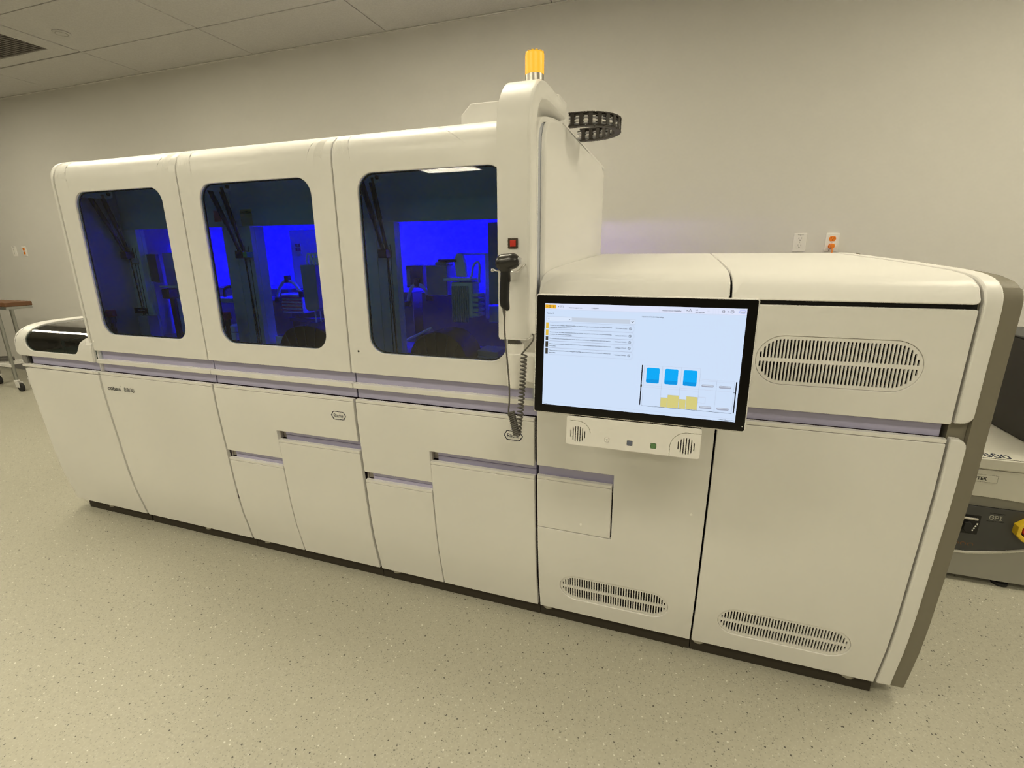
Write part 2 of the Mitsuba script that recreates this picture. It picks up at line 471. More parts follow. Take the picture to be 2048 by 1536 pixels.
# ------------------------------------------------------------------ the analyzer: seams and profiles
E0, S0, S1, S2, S3, S4, S5 = -3.005, -2.371, -1.583, -0.793, 0.0, 0.612, 1.222
BACK = 1.38
LOW = [(.083, .060), (.047, .24), (.033, .36), (.024, .48), (.016, .60), (.006, .75), (0, .86), (0, 1.10)]
P_low = Profile(LOW, 1.0)
P_tall = Profile([(0, .95), (0, 1.862), (.004, 1.893), (.018, 1.922), (.045, 1.943), (.09, 1.957), (.2, 1.978), (.34, 1.994), (.6, 1.996), (BACK, 1.996)], 1.2)
P_cov = Profile([(0, 1.30), (0, 1.388), (.004, 1.408), (.020, 1.430), (.055, 1.448), (.11, 1.459), (.2, 1.467), (.6, 1.486), (1.42, 1.517)], 1.33)
P_load = Profile([(0, .95), (0, 1.043), (.004, 1.077), (.018, 1.104), (.05, 1.130), (.10, 1.148), (.17, 1.156), (.35, 1.160), (1.0, 1.163)], 1.0)
SOP_C = P_cov.s[-1]


def lower_poly(x0, x1, z0, z1, r=.004):
    return rr(x0, z0, x1, z1, r, 3)


Z_BOT = P_low.s[0] + .001


def belt(key, x0, x1, mid=True):
    """the two lavender grip strips with the cream rail between them"""
    if mid:
        put(key + '__grip_strip', bx(x0 + .004, x1 - .0015, .026, .045, 1.003, 1.0495, .001), 'mat_lavender', False, 'lavender grip strip')
        put(key + '__rail', bx(x0 + .002, x1 - .002, .0, .045, .982, 1.003, .002), 'mat_shell', 30)
        put(key + '__grip_strip', bx(x0 + .006, x1 - .0015, .026, .045, .936, .982, .001), 'mat_lavender', False, 'lavender grip strip')
    else:
        put(key + '__grip_strip', bx(x0 + .004, x1 - .004, .026, .045, 1.004, 1.0475, .001), 'mat_lavender', False, 'lavender grip strip')


def feet(key, xs):
    for x in xs:
        put(key + '__foot', cyl(x, .1165, .040, .054, .0235, 28), 'mat_brushed', 30)


def skirt(key, x0, x1):
    """black base that closes the gap to the floor"""
    put(key + '__base', bx(x0, x1, .103, .16, .001, .075, .001), 'mat_base', False, 'dark base')


def trimmed_panel(key, name, x0, x1, z0, z1, grow=None, gap=.0016, head=.0125, r=.003):
    """a lower door with the narrow header that runs along its top edge"""
    k = put(f'{key}__{name}', bent(lower_poly(x0, x1, z0, z1 - head - gap, r), P_low, .018, .0018), 'mat_shell', 40)
    put(f'{k}__header', bent(rr(x0, z1 - head, x1, z1), P_low, .018, .0018), 'mat_shell', 40)
    return k


def hexlogo(key, x, z, w, h):
    def hexa(w, h):
        return Polygon([(x - w, z), (x - w * .68, z + h), (x + w * .68, z + h), (x + w, z), (x + w * .68, z - h), (x - w * .68, z - h)])
    ring = Polygon(hexa(w, h).exterior.coords, [hexa(w - .0034, h - .0022).exterior.coords])
    return put(key, join(front(ring, -.0004, .0006, 0), text('Roche', x, z - .0076, .0150, -.0001, .0004, False, w * 1.22, True)), 'mat_ink', False, 'dark blue lettering in a hexagon')


# ------------------------------------------------------------------ the three tall modules
TALL = [(S0, S1), (S1, S2), (S2, S3)]
TALL_LABEL = ['leftmost tall cream analyzer module with tinted window, right beside the low sample loader',
              'middle of the three tall cream analyzer modules, with tinted window and green clip inside',
              'tall cream analyzer module with tinted window, directly behind the arched support column']
WINX = [(-2.258, -1.690), (-1.472, -0.900), (-0.690, -0.112)]
for i, (x0, x1) in enumerate(TALL):
    K = thing('analyzer_module' + (f'_{i:03d}' if i else ''), TALL_LABEL[i], 'laboratory analyzer')
    g = .0032
    wx0, wx1 = WINX[i]
    win = rr(wx0, 1.139, wx1, 1.806, .066, 12)
    top = P_tall.s[-1] - .002
    s_roof = float(np.interp(.345, P_tall.p[:, 0][P_tall.p[:, 1] > 1.9], P_tall.s[P_tall.p[:, 1] > 1.9]))
    lowz = 1.0495
    door = Polygon(rr(x0 + g, lowz, x1 - g, s_roof, (.004, .004, 0, 0), 3).exterior.coords, [win.exterior.coords])
    put(K + '__door', bent(door, P_tall, .016, .0022, .05), 'mat_shell', 45)
    put(K + '__door__seal', front(Polygon(win.buffer(.010).exterior.coords, [win.buffer(-.004).exterior.coords]), .0165, .004, 0), 'mat_black', 30)
    gl = sheet(win.buffer(.008))
    v = np.array(gl.vertices)
    gl.vertices = np.column_stack([v[:, 0], np.full(len(v), .0085), v[:, 1]])
    put(K + '__door__window', gl, 'mat_tint', False, 'dark tinted window pane')
    put(K + '__roof', bent(rr(x0 + .001, s_roof + .004, x1 - .001, top), P_tall, .012, .002, .12), 'mat_shell', 40)
    # carcass: closes the gaps and carries the parts
    sd = Polygon([(.0185, 1.0), (.0185, 1.86), (.05, 1.925), (.10, 1.94), (.34, 1.975), (.34, 1.984), (BACK - .02, 1.983), (BACK - .02, 1.0)])
    if i == 0:
        put(K + '__side_wall', side(sd, x0 + .018, .0195, .001), 'mat_liner', 30)
    if i == 2:
        put(K + '__side_wall', side(sd, x1 - .010, .008, .001), 'mat_liner', 30)
    for xx in ([x0] if i else [x0, ]) + ([x1] if i == 2 else []):
        pass
    put(K + '__seam_strip', bx(x1 - .022, x1 - (.0005 if i < 2 else .0105), .0188, .030, 1.051, 1.865, 0), 'mat_gap', False)
    put(K + '__seam_strip', bx(x0 + (.0005 if i else .0195), x0 + (.022 if i else .030), .0188, .030, 1.051, 1.865, 0), 'mat_gap', False)
    put(K + '__back_panel', bx(x0 + .002, x1 - .002, BACK - .02, BACK, .10, 1.982, .001), 'mat_shell', False)
    put(K + '__plinth', bx(x0 + .002, x1 - .002, .105, BACK - .021, .10, .95, .001), 'mat_black', False)
    feet(K, [x0 + .44] if i == 0 else [x0 + .075])
    skirt(K, x0 + .001, x1 - .001)
    belt(K, x0, x1)
    # lower front
    xr = x1 - .0042 if i < 2 else x1 - .0065
    if i == 0:
        trimmed_panel(K, 'lower_door', x0 + .006, xr, Z_BOT, .9345)
        k = put(K + '__lower_door__lettering', join(text('cobas', -2.330, .8435, .0185, -.0002, .0004, True, .096), text('8800', -2.207, .8425, .0225, -.0002, .0004, False, .073),
                                                    disc_front(-2.228, -.0006, .8675, .0016, .0006, 10, 0)), 'mat_ink_light', False, 'dark grey lettering')
        put(K + '__lower_carcass', bx(x0 + .004, x1 - .002, .0405, .105, .32, .95, 0), 'mat_gap', False)
        put(K + '__lower_carcass', bx(x0 + .004, x1 - .002, .104, .16, .07, .32, 0), 'mat_gap', False)
    else:
        xm, zl, zm = (-1.240, .597, .740) if i == 1 else (-.452, .598, .742)
        xa = x0 + (.006 if i == 1 else .008)
        hd, gp = .0125, .0016
        L = Polygon([(xa, zl), (xm, zl), (xm, zm), (xr, zm), (xr, .9345 - hd - gp), (xa, .9345 - hd - gp)])
        k = put(K + '__upper_drawer', bent(L, P_low, .018, .0018), 'mat_shell', 40)
        put(k + '__header', bent(rr(xa, .9345 - hd, xr, .9345), P_low, .018, .0018), 'mat_shell', 40)
        hexlogo(k + '__logo', (-.879 if i == 1 else -.087), (.853 if i == 1 else .8575), .0385, .0185)
        trimmed_panel(K, 'lower_door', xa, xm - .0045, Z_BOT, .5555 if i == 1 else .5575)
        trimmed_panel(K, 'lower_door', xm + .0005, xr, Z_BOT, .6945 if i == 1 else .6965)
        for (a, b, z0_, z1_) in ((xa + .030, xm - .001, zl - .042, zl + .006), (xm + .024, x1 - .0055, zm - .048, zm + .006)):
            put(K + '__grip_strip', join(bx(a, b, .034, .066, (z0_ + z1_) / 2 - .003, z1_, .001), bx(a, b, .037, .066, z0_ - .004, (z0_ + z1_) / 2 - .006, .001)), 'mat_lavender', False, 'lavender grip strip')
        for (a, b, z0_, z1_) in ((xa + .003, xa + .0285, zl - .038, zl + .004), (xm + .003, xm + .0225, zm - .044, zm + .004)):
            put(K + '__recess_side', join(bx(a, b, .043, .066, z0_, z1_, .001), bx(a - .0045, a + .0005, .0385 if a < xm - .1 else .026, .0428, z0_, z1_, .0005)), 'mat_recess', False)
        put(K + '__lower_carcass', bx(x0 + .004, x1 - .002, .068, .105, .32, .95, 0), 'mat_gap', False)
        put(K + '__lower_carcass', bx(x0 + .004, x1 - .002, .104, .16, .07, .32, 0), 'mat_gap', False)
    # -------------------------------------------------------------- inside
    yb = .86
    put(K + '__deck', bx(x0 + (.019 if i == 0 else .001), x1 - (.019 if i == 2 else .001), .031, yb, .952, 1.075, .001), 'mat_deck', False)
    put(K + '__back_liner', bx(x0 + (.019 if i == 0 else 0), x1 - (.019 if i == 2 else 0), yb, yb + .01, .96, 1.983, 0), 'mat_liner', False)
    put(K + '__header_panel', bx(x0 + (.019 if i == 0 else .001), x1 - (.019 if i == 2 else .001), .25, .265, 1.652, 1.955, .001), 'mat_header', False)
    pa, pb = (x0 + (.019 if i == 0 else .0012)), x0 + (.111, .098, .092)[i]
    pk = put(K + '__post', bx(pa, pb, .25, .275, 1.0755, 1.6515, .001), 'mat_post', False)
    put(pk + '__jamb', bx(pb - .012, pb, .2755, .33 if i == 1 else .295, 1.0755, 1.6515, .001), 'mat_header', False)
    put(pk + '__groove', join(bx(pa + .045, pa + .049, .2485, .2502, 1.08, 1.56, 0), bx(pb - .026, pb - .023, .2485, .2502, 1.08, 1.56, 0)), 'mat_int_dark', False)
    pr_ = x1 - .0012 - (.018 if i == 2 else 0)
    pl_ = x1 - (.074, .080, .060)[i]
    pk = put(K + '__post', bx(pl_, pr_, .25, .275, 1.0755, 1.6515, .001), 'mat_post', False)
    put(pk + '__jamb', bx(pl_, pl_ + .012, .2755, .30, 1.0755, 1.6515, .001), 'mat_int_mid', False)
    xg = x0 + .052
    br = put(K + '__strut_bracket', side(Polygon([(.030, 1.792), (.030, 1.826), (.185, 1.842), (.208, 1.830), (.206, 1.806), (.188, 1.797)]), xg + .012, .006, .001), 'mat_int_white', 30)
    put(br + '__pivot', rotated_pivot := trimesh.creation.cylinder(.008, .016, sections=16, transform=trimesh.transformations.translation_matrix([xg + .012, .185, 1.819]) @ trimesh.transformations.rotation_matrix(math.pi / 2, [0, 1, 0])), 'mat_strut', 30)
    put(K + '__gas_strut', join(tube([(xg - .008, .112, 1.800), (xg - .006, .172, 1.66)], .0105, 12), tube([(xg - .006, .172, 1.66), (xg - .004, .220, 1.535)], .0075, 12)), 'mat_strut', 40)
    put(K + '__gas_strut', join(tube([(xg + .006, .156, 1.815), (xg + .007, .200, 1.66)], .0105, 12), tube([(xg + .007, .200, 1.66), (xg + .010, .232, 1.535)], .0075, 12)), 'mat_strut', 40)
    ck = put(K + '__strut_clamp', bx(xg - .020, xg + .022, .205, .2495, 1.505, 1.540, .002), 'mat_strut', 30)
    if i == 1:
        put(ck + '__clip', bx(xg + .0225, xg + .048, .208, .2495, 1.508, 1.535, .003), 'mat_green', 30, 'green plastic clip')
    put(K + '__hanging_cable', tube(curve([(xg + .014, .228, 1.51), (xg + .016, .234, 1.35), (xg + .020, .236, 1.2), (xg + .026, .232, 1.076)], 24), .0034, 8), 'mat_strut', True)
    put(K + '__added_dark_box', bx(x0 + (.14 if i == 0 else .02), x1 - .03, .58, yb - .002, 1.0755, 1.335, .003), 'mat_deck', False)  # dark box added to keep the lower back from glowing blue
    put(K + '__unseen_baffle', bx(x0 + .02, x1 - .02, .545, .555, 1.70, 1.98, .001), 'mat_liner_grey', False)  # unseen baffle, holds the blue light back from the front zone
    # unseen blue lamp, placed behind the header panel to light the interior
    lx0, lx1 = x0 + .15, x1 - .10
    hk = put(K + '__unseen_blue_lamp', bx(lx0 - .01, lx1 + .01, .56, .60, 1.765, 1.80, .001), 'mat_int_white', False)
    q = tm([[lx0, .566, 1.7635], [lx1, .566, 1.7635], [lx1, .594, 1.7635], [lx0, .594, 1.7635]], [[0, 2, 1], [0, 3, 2]])
    scene[hk + '__unseen_strip'] = {**mikit.ply(q, 'mat_int_white'), 'emitter': emitter(UNSEEN_LED, 0.7)}
    labels[hk + '__unseen_strip'] = {'label': 'unseen blue light strip that lights the module interior'}

# outer trims of the tall block
K = 'analyzer_module'
ec = [(p[0] - .004, p[1] + .002) for p in zip(P_tall.p[:, 0], P_tall.p[:, 1]) if p[1] > 1.082]
put(K + '__end_cap', side(Polygon([(.03, 1.084)] + ec + [(BACK, 1.99), (BACK, 1.084)]), S0 - .0022, .0115, .003), 'mat_shell', 30)
put(K + '__end_cap', side(Polygon([(.10, .10), (.05, .30), (.03, .5), (.012, .936), (.012, 1.083), (BACK, 1.083), (BACK, .10)]), S0 + .0032, .004, 0), 'mat_shell', False)
K = 'analyzer_module_002'
zz = P_tall.p
fr_ = [(p[0], p[1]) for p in zz if p[1] > 1.03 and p[0] < .35]
sp = Polygon([(.014 + p[0] + .055, p[1] - .012 if p[1] > 1.9 else p[1]) for p in fr_ if p[1] <= 1.87] +
             [(.074, 1.893), (.089, 1.925), (.115, 1.948), (.163, 1.965), (.25, 1.980), (.345, 1.990), (.88, 1.988), (.88, 1.03)])
put(K + '__side_panel', side(sp, S3 + .006, .0145, .0125), 'mat_shell', 60)
put(K + '__side_panel', side(Polygon([(.883, 1.03), (.883, 1.986), (1.30, 1.986), (BACK, 1.95), (BACK, 1.03)]), S3 - .001, .008, .004), 'mat_shell', 40)

# equipment that shows through the windows -------------------------------------------------
K = 'analyzer_module'
k = put(K + '__gripper', front(Polygon([(-2.268, 1.385), (-2.268, 1.527), (-2.196, 1.527), (-2.196, 1.377)]), .285, .02, .002), 'mat_int_dark', 30)
put(k + '__arm', tube(curve([(-2.312, .262, 1.495), (-2.304, .262, 1.41), (-2.290, .262, 1.34), (-2.268, .262, 1.265), (-2.252, .262, 1.20), (-2.245, .262, 1.12)], 30), np.linspace(.013, .010, 30), 10), 'mat_post', True)
put(k + '__bracket', hk_ := bx(-2.318, -2.268, .235, .249, 1.478, 1.508, .004), 'mat_int_mid', 30)
put(K + '__label_plate', join(bx(-2.304, -2.206, .195, .20, 1.220, 1.250, .001)), 'mat_strut', False)
put(K + '__label_plate__line', bx(-2.275, -2.222, .1942, .1951, 1.238, 1.240, 0), 'mat_int_white', False)
put(K + '__bottle_rack', join(bx(-2.30, -2.225, .20, .26, 1.076, 1.205, .003)), 'mat_int_mid', 30)
k = put(K + '__pump', join(bx(-2.225, -2.172, .30, .36, 1.290, 1.345, .006), cyl(-2.182, .33, 1.076, 1.292, .016, 16)), 'mat_strut', 30)
put(K + '__cross_bar', bx(-2.23, -2.09, .302, .315, 1.352, 1.361, .001), 'mat_post', False)
put(K + '__inner_panel', bx(-2.33, -2.14, .42, .43, 1.076, 1.534, .001), 'mat_header', False)
for (x, y, z) in ((-2.352 + .012, .10, 1.243), (-1.690 + .028, .20, 1.227), (-.905 + .02, .20, 1.227)):
    kk = 'analyzer_module' if x < -2 else ('analyzer_module' if x < -1.6 else 'analyzer_module_001')
    q = put(kk + '__red_capped_bottle', join(cyl(x, y, 1.076, 1.205, .010, 16), cyl(x, y, 1.18, 1.212, .017, 16)), 'mat_int_dark', 30)  # red-capped reagent bottle standing on the deck
    put(q + '__knob', cyl(x, y, 1.212, 1.246, .023, 20, .004), 'mat_int_red', 30)  # red cap of the bottle
put(K + '__tip_box', join(bx(-1.775, -1.70, .27, .36, 1.090, 1.128, .002), bx(-1.775, -1.70, .27, .36, 1.134, 1.165, .002)), 'mat_int_white', False)  # stacked white tip boxes
put(K + '__handle', tube(curve([(-1.88, .40, 1.30), (-1.87, .40, 1.345), (-1.80, .40, 1.35), (-1.765, .40, 1.325), (-1.755, .40, 1.30)], 24), .008, 8), 'mat_strut', True)
put(K + '__shelf', bx(-2.02, -1.70, .38, .57, 1.270, 1.292, .002), 'mat_int_mid', False)


def hose(key, x, z, y=.45, w=.095, h=.075):
    k = put(key, tube(curve([(x - w, y, z), (x - w * .78, y, z + h * .55), (x - w * .35, y, z + h * .93), (x, y, z + h), (x + w * .4, y, z + h * .9), (x + w * .8, y, z + h * .6), (x + w, y, z + h * .35)], 40), .0085, 10), 'mat_int_white', True)
    put(k + '__clamp', bx(x - .012, x + .012, y - .014, y + .014, z + h - .008, z + h + .028, .003), 'mat_strut', 30)
    put(k + '__fitting', join(bx(x - w - .014, x - w + .012, y - .014, y + .014, z - .024, z + .003, .003), bx(x + w - .008, x + w + .02, y - .014, y + .014, z + h * .35 - .024, z + h * .35 + .006, .003)), 'mat_strut', 30)


def arc_cover(key, pts, y=.13, deep=.16):
    """dark arched cover of a cable carrier on the deck, with a row of ribs"""
    c = curve([(x, 0, z) for x, z in pts], 22)
    k = put(key, front(Polygon([(c[0][0], 1.076)] + [(p[0], p[2]) for p in c] + [(c[-1][0], 1.076)]), y, deep, .006), 'mat_strut', 40)
    for p, q in zip(c[2:-2:3], c[3:-1:3]):
        put(k + '__rib', tube([(p[0], y - .003, p[2] - .004), (p[0] * .7 + c[11][0] * .3, y - .003, 1.10)], .0022, 6), 'mat_int_dark', False)


K = 'analyzer_module_001'
hose(K + '__hose', -1.487, 1.300, .45, .078, .088)
k = put(K + '__dispenser', front(Polygon([(-1.303, 1.262), (-1.307, 1.472), (-1.218, 1.472), (-1.219, 1.264), (-1.235, 1.250), (-1.285, 1.248)]), .35, .07, .003), 'mat_int_mid', 30)
for q in range(4):
    put(k + '__tubing', tube(curve([(-1.279 + q * .022, .375, 1.473), (-1.282 + q * .022, .375, 1.505), (-1.270 + q * .022, .375, 1.526), (-1.256 + q * .022, .375, 1.510), (-1.252 + q * .022, .385, 1.473)], 24), .005, 8), 'mat_int_white', True)
put(k + '__nozzle', join(cyl(-1.275, .385, 1.18, 1.25, .0035, 8), cyl(-1.245, .385, 1.18, 1.25, .0035, 8)), 'mat_int_white', 30)
put(K + '__inspection_panel', front(Polygon([(-1.580, 1.650), (-1.578, 1.341), (-1.30, 1.341), (-1.30, 1.650)]), .60, .008, .001), 'mat_int_white', False)
k = put(K + '__warning_label', front(rr(-1.551, 1.524, -1.509, 1.584), .5985, .001, 0), 'mat_int_white', False)
put(k + '__print', join(bx(-1.547, -1.533, .5975, .5984, 1.562, 1.578, 0), bx(-1.528, -1.514, .5975, .5984, 1.562, 1.578, 0), bx(-1.547, -1.533, .5975, .5984, 1.540, 1.556, 0), bx(-1.528, -1.514, .5975, .5984, 1.540, 1.556, 0)), 'mat_int_red', False)
k = put(K + '__thermal_block', bx(-1.578, -1.432, .48, .575, 1.215, 1.318, .004), 'mat_header', 30)
for q in range(5):
    put(k + '__fin', bx(-1.574, -1.437, .474, .479, 1.228 + q * .017, 1.236 + q * .017, 0), 'mat_int_red', False)
arc_cover(K + '__carrier_cover', [(-1.275, 1.085), (-1.250, 1.165), (-1.195, 1.200), (-1.130, 1.212), (-1.06, 1.205), (-.99, 1.17), (-.95, 1.12)])
put(K + '__rail_beam', bx(-1.575, -.90, .52, .56, 1.165, 1.185, .002), 'mat_int_dark', False)
put(K + '__tray', join(bx(-1.47, -1.30, .30, .46, 1.078, 1.094, .002), bx(-1.47, -1.30, .30, .31, 1.094, 1.12, .001)), 'mat_int_white', False)
put('analyzer_module__hazard_sign', front(rr(-1.697, 1.676, -1.652, 1.727), .2495, .0012, 0), 'mat_sign_red', False)
k = put(K + '__caution_sign', front(rr(-1.530, 1.654, -1.460, 1.727), .2495, .0012, 0), 'mat_sign_yellow', False)
put(k + '__print', text('CAUTION', -1.527, 1.708, .011, .2482, .0006, True, .062), 'mat_black', False)

K = 'analyzer_module_002'
hose(K + '__hose', -.718, 1.300, .45, .056, .082)
put(K + '__reader_box', join(bx(-.780, -.690, .455, .56, 1.365, 1.469, .003)), 'mat_int_dark', 30)
put(K + '__reader_box__window', bx(-.776, -.756, .452, .4545, 1.372, 1.450, 0), 'mat_int_mid', False)
put(K + '__motor_block', join(bx(-.643, -.538, .40, .50, 1.335, 1.470, .004), bx(-.60, -.545, .41, .49, 1.470, 1.485, .004)), 'mat_int_mid', 30)
put(K + '__motor_block__cap', bx(-.58, -.494, .40, .46, 1.4855, 1.497, .003), 'mat_strut', 30)
k = put(K + '__pipette_head', bx(-.495, -.395, .355, .44, 1.245, 1.400, .004), 'mat_header', 30)
for q in range(8):
    put(k + '__channel', cyl(-.489 + q * .0105, .350, 1.225, 1.385, .0036, 10), 'mat_liner_grey', 30)
for q in range(5):
    put(k + '__fin', bx(-.402, -.368, .356, .43, 1.252 + q * .022, 1.264 + q * .022, .001), 'mat_post', False)
put(K + '__tray', bx(-.528, -.397, .345, .45, 1.4055, 1.4165, .002), 'mat_int_white', False)
put(K + '__sample_bag', front(Polygon([(-.502, 1.42), (-.510, 1.50), (-.495, 1.523), (-.470, 1.523), (-.455, 1.47), (-.452, 1.42)]), .42, .02, .006), 'mat_int_white', 60)  # pale sample bag above the tray
put(K + '__frame_bar', join(bx(-.512, -.383, .50, .51, 1.517, 1.523, .001), bx(-.392, -.372, .50, .52, 1.225, 1.523, .002)), 'mat_int_white', False)
put(K + '__bent_tube', tube(curve([(-.432, .42, 1.415), (-.420, .42, 1.44), (-.408, .42, 1.478), (-.394, .42, 1.486), (-.385, .42, 1.45), (-.383, .42, 1.40)], 24), .005, 8), 'mat_int_white', True)
arc_cover(K + '__carrier_cover', [(-.590, 1.085), (-.572, 1.155), (-.530, 1.193), (-.475, 1.212), (-.41, 1.205), (-.36, 1.17), (-.33, 1.11)])
put(K + '__deck_rail', tube([(-.74, .33, 1.125), (-.61, .37, 1.19)], .006, 8), 'mat_int_white', True)
put(K + '__waste_bin', bx(-.37, -.20, .48, .56, 1.210, 1.290, .004), 'mat_int_white', 30)
put(K + '__rack', join(bx(-.36, -.22, .24, .38, 1.076, 1.10, .002), bx(-.34, -.24, .25, .37, 1.10, 1.122, .002)), 'mat_int_mid', 30)
put(K + '__inner_panel', bx(-.350, -.02, .44, .45, 1.30, 1.6515, .001), 'mat_liner_grey', False)  # grey panel, stands in for a reflection on the window glass
# unseen lamp and hood, shaped to throw a cut-off blue glow on the wall
k = put(K + '__unseen_hood', join(bx(-.62, -.03, BACK + .001, BACK + .17, 1.614, 1.624, .001), bx(-.62, -.61, BACK + .001, BACK + .17, 1.25, 1.6145, .001)), 'mat_shell', False)
q = tm([[-.45, BACK + .004, 1.578], [-.05, BACK + .004, 1.578], [-.05, BACK + .004, 1.592], [-.45, BACK + .004, 1.592]], [[0, 2, 1], [0, 3, 2]])
scene[k + '__unseen_light_panel'] = {**mikit.ply(q, 'mat_int_white'), 'emitter': emitter(UNSEEN_REAR_LED, 0.5)}
labels[k + '__unseen_light_panel'] = {'label': 'unseen blue rear light panel, placed to cast the glow on the wall'}

# little screw caps
for key, x, z, r, mm in (('analyzer_module__door__screw_cap', -2.355, 1.098, .004, 'mat_white_dot'), ('analyzer_module_001__door__screw_cap', -1.567, 1.090, .004, 'mat_white_dot'),
                         ('analyzer_module_002__door__screw_hole', -.747, 1.142, .0042, 'mat_black')):
    put(key, disc_front(x, -.0012, z, r, .0012, 14, .0003), mm, 30)

# ------------------------------------------------------------------ sample loader at the left end
K = thing('sample_loader', 'low cream sample loader with dark curved glass cover at the left end of the analyzer', 'sample loader')
gx = [(-2.872, 1.017), (-2.545, 1.017)] + [(-2.545 + .05 * math.sin(a), 1.067 - .05 * math.cos(a)) for a in np.linspace(.25, 1.25, 6)] + \
     [(-2.482, 1.085), (-2.455, 1.108), (-2.425, 1.128), (-2.402, 1.145), (-2.402, 1.60), (-2.942, 1.60)] + \
     [(-2.872 - .07 * math.sin(a), 1.087 - .07 * math.cos(a)) for a in np.linspace(1.57, .12, 10)]
gp = Polygon(gx)
outer = Polygon(list(rr(-3.032, .985, -2.3825, 2.0, (.028, .004, 0, 0), 6).exterior.coords)).difference(sbox(-2.3870, 1.081, -2.3, 2.1))
put(K + '__cover', bent(Polygon(outer.exterior.coords, [gp.exterior.coords]), P_load, .014, .004, .04), 'mat_shell', 45)
g_ = refine(sheet(gp.buffer(.006)), .03)
v = np.array(g_.vertices); v[:, 2] = -.006
g_.vertices = P_load(v)
put(K + '__cover__glass', g_, 'mat_tint_dark', True, 'dark tinted curved glass')
put(K + '__cover__rib', bent(Polygon([(-2.425, .984), (-2.432, 1.05), (-2.438, 1.10), (-2.425, 1.076), (-2.400, 1.080), (-2.385, 1.080), (-2.385, .984)]), P_load, .012, .002, .03, .004), 'mat_shell', 45)
put(K + '__tray', join(bx(-2.95, -2.42, .04, .60, .986, 1.0, .001), bx(-2.95, -2.42, .60, .62, .986, 1.14, .001)), 'mat_unit_mid', False)
put(K + '__inner_guard', join(bx(-2.70, -2.695, .045, .055, 1.0, 1.075, 0), bx(-2.70, -2.695, .045, .35, 1.0705, 1.075, 0)), 'mat_int_mid', False)
put(K + '__grip_strip', bx(-2.965, -2.384, .026, .045, .9365, .9845, .001), 'mat_lavender', False, 'lavender grip strip')
put(K + '__side_trim', bx(-3.018, -2.984, .012, .98, .9365, .9845, .004), 'mat_baseboard', 30)
put(K + '__lower_door', bent(rr(-2.9685, Z_BOT, -2.381, .9165, .003, 3), P_low, .018, .002), 'mat_shell', 40)
put(K + '__lower_door__header', bent(rr(-3.010, .9215, -2.420, .9355, .002, 3), P_low, .018, .002), 'mat_shell', 40)
put(K + '__lower_door__header', bent(rr(-2.417, .9215, -2.381, .9355, .002, 3), P_low, .018, .002), 'mat_shell', 40)
ef = [(p[0] + .004, p[1]) for p in P_low.p if p[1] < .917]
put(K + '__end_panel', side(Polygon(ef + [(1.0, .917), (1.0, .062)]), -2.9715, .0245, .004), 'mat_shell', 40)
put(K + '__end_panel', side(Polygon([(.02, .9365)] + [(p[0] + .016, p[1] - .014) for p in P_load.p if p[1] > .96] + [(.98, .9365)]), -2.955, .012, .001), 'mat_black', 40)
put(K + '__carcass', join(bx(-2.965, -2.382, .048, .98, .32, .935, 0), bx(-2.965, -2.382, .104, .98, .08, .32, 0)), 'mat_gap', False)
feet(K, [-2.72])
skirt(K, -2.93, -2.385)

# ------------------------------------------------------------------ the two low cabinets at the right
def vent(key, prof, cx, cs, hl, hh, holder_hole=True):
    """slotted grille in a shallow rounded dish"""
    outer = LineString([(cx - hl + hh, cs), (cx + hl - hh, cs)]).buffer(hh + .008, quad_segs=10)
    shape = LineString([(cx - hl + hh, cs), (cx + hl - hh, cs)]).buffer(hh, quad_segs=10)
    n, holes = 42, []
    pitch = 2 * hl / n
    for q in range(n):
        x = cx - hl + (q + .5) * pitch
        d = max(0, abs(x - cx) - (hl - hh))
        top = math.sqrt(max(hh * hh - d * d, 0)) - .002
        if top < .014:
            continue
        w = pitch * .25
        for s in (1, -1):
            a, b = s * .0055, s * top
            lo, hi = min(a, b) + cs, max(a, b) + cs
            holes.append(rr(x - w, lo, x + w, hi, w * .8, 2).exterior.coords)
    m = bent(Polygon(outer.exterior.coords, holes), prof, .006, .0006, .08, -.004)
    k = put(key + '__vent_grille', m, 'mat_shell', 40)
    bk = bent(rr(cx - hl - .005, cs - hh - .005, cx + hl + .005, cs + hh + .005), prof, .002, 0, .08, -.030)
    put(k + '__dark_backing', bk, 'mat_pad', 40)
    return outer.buffer(.001)


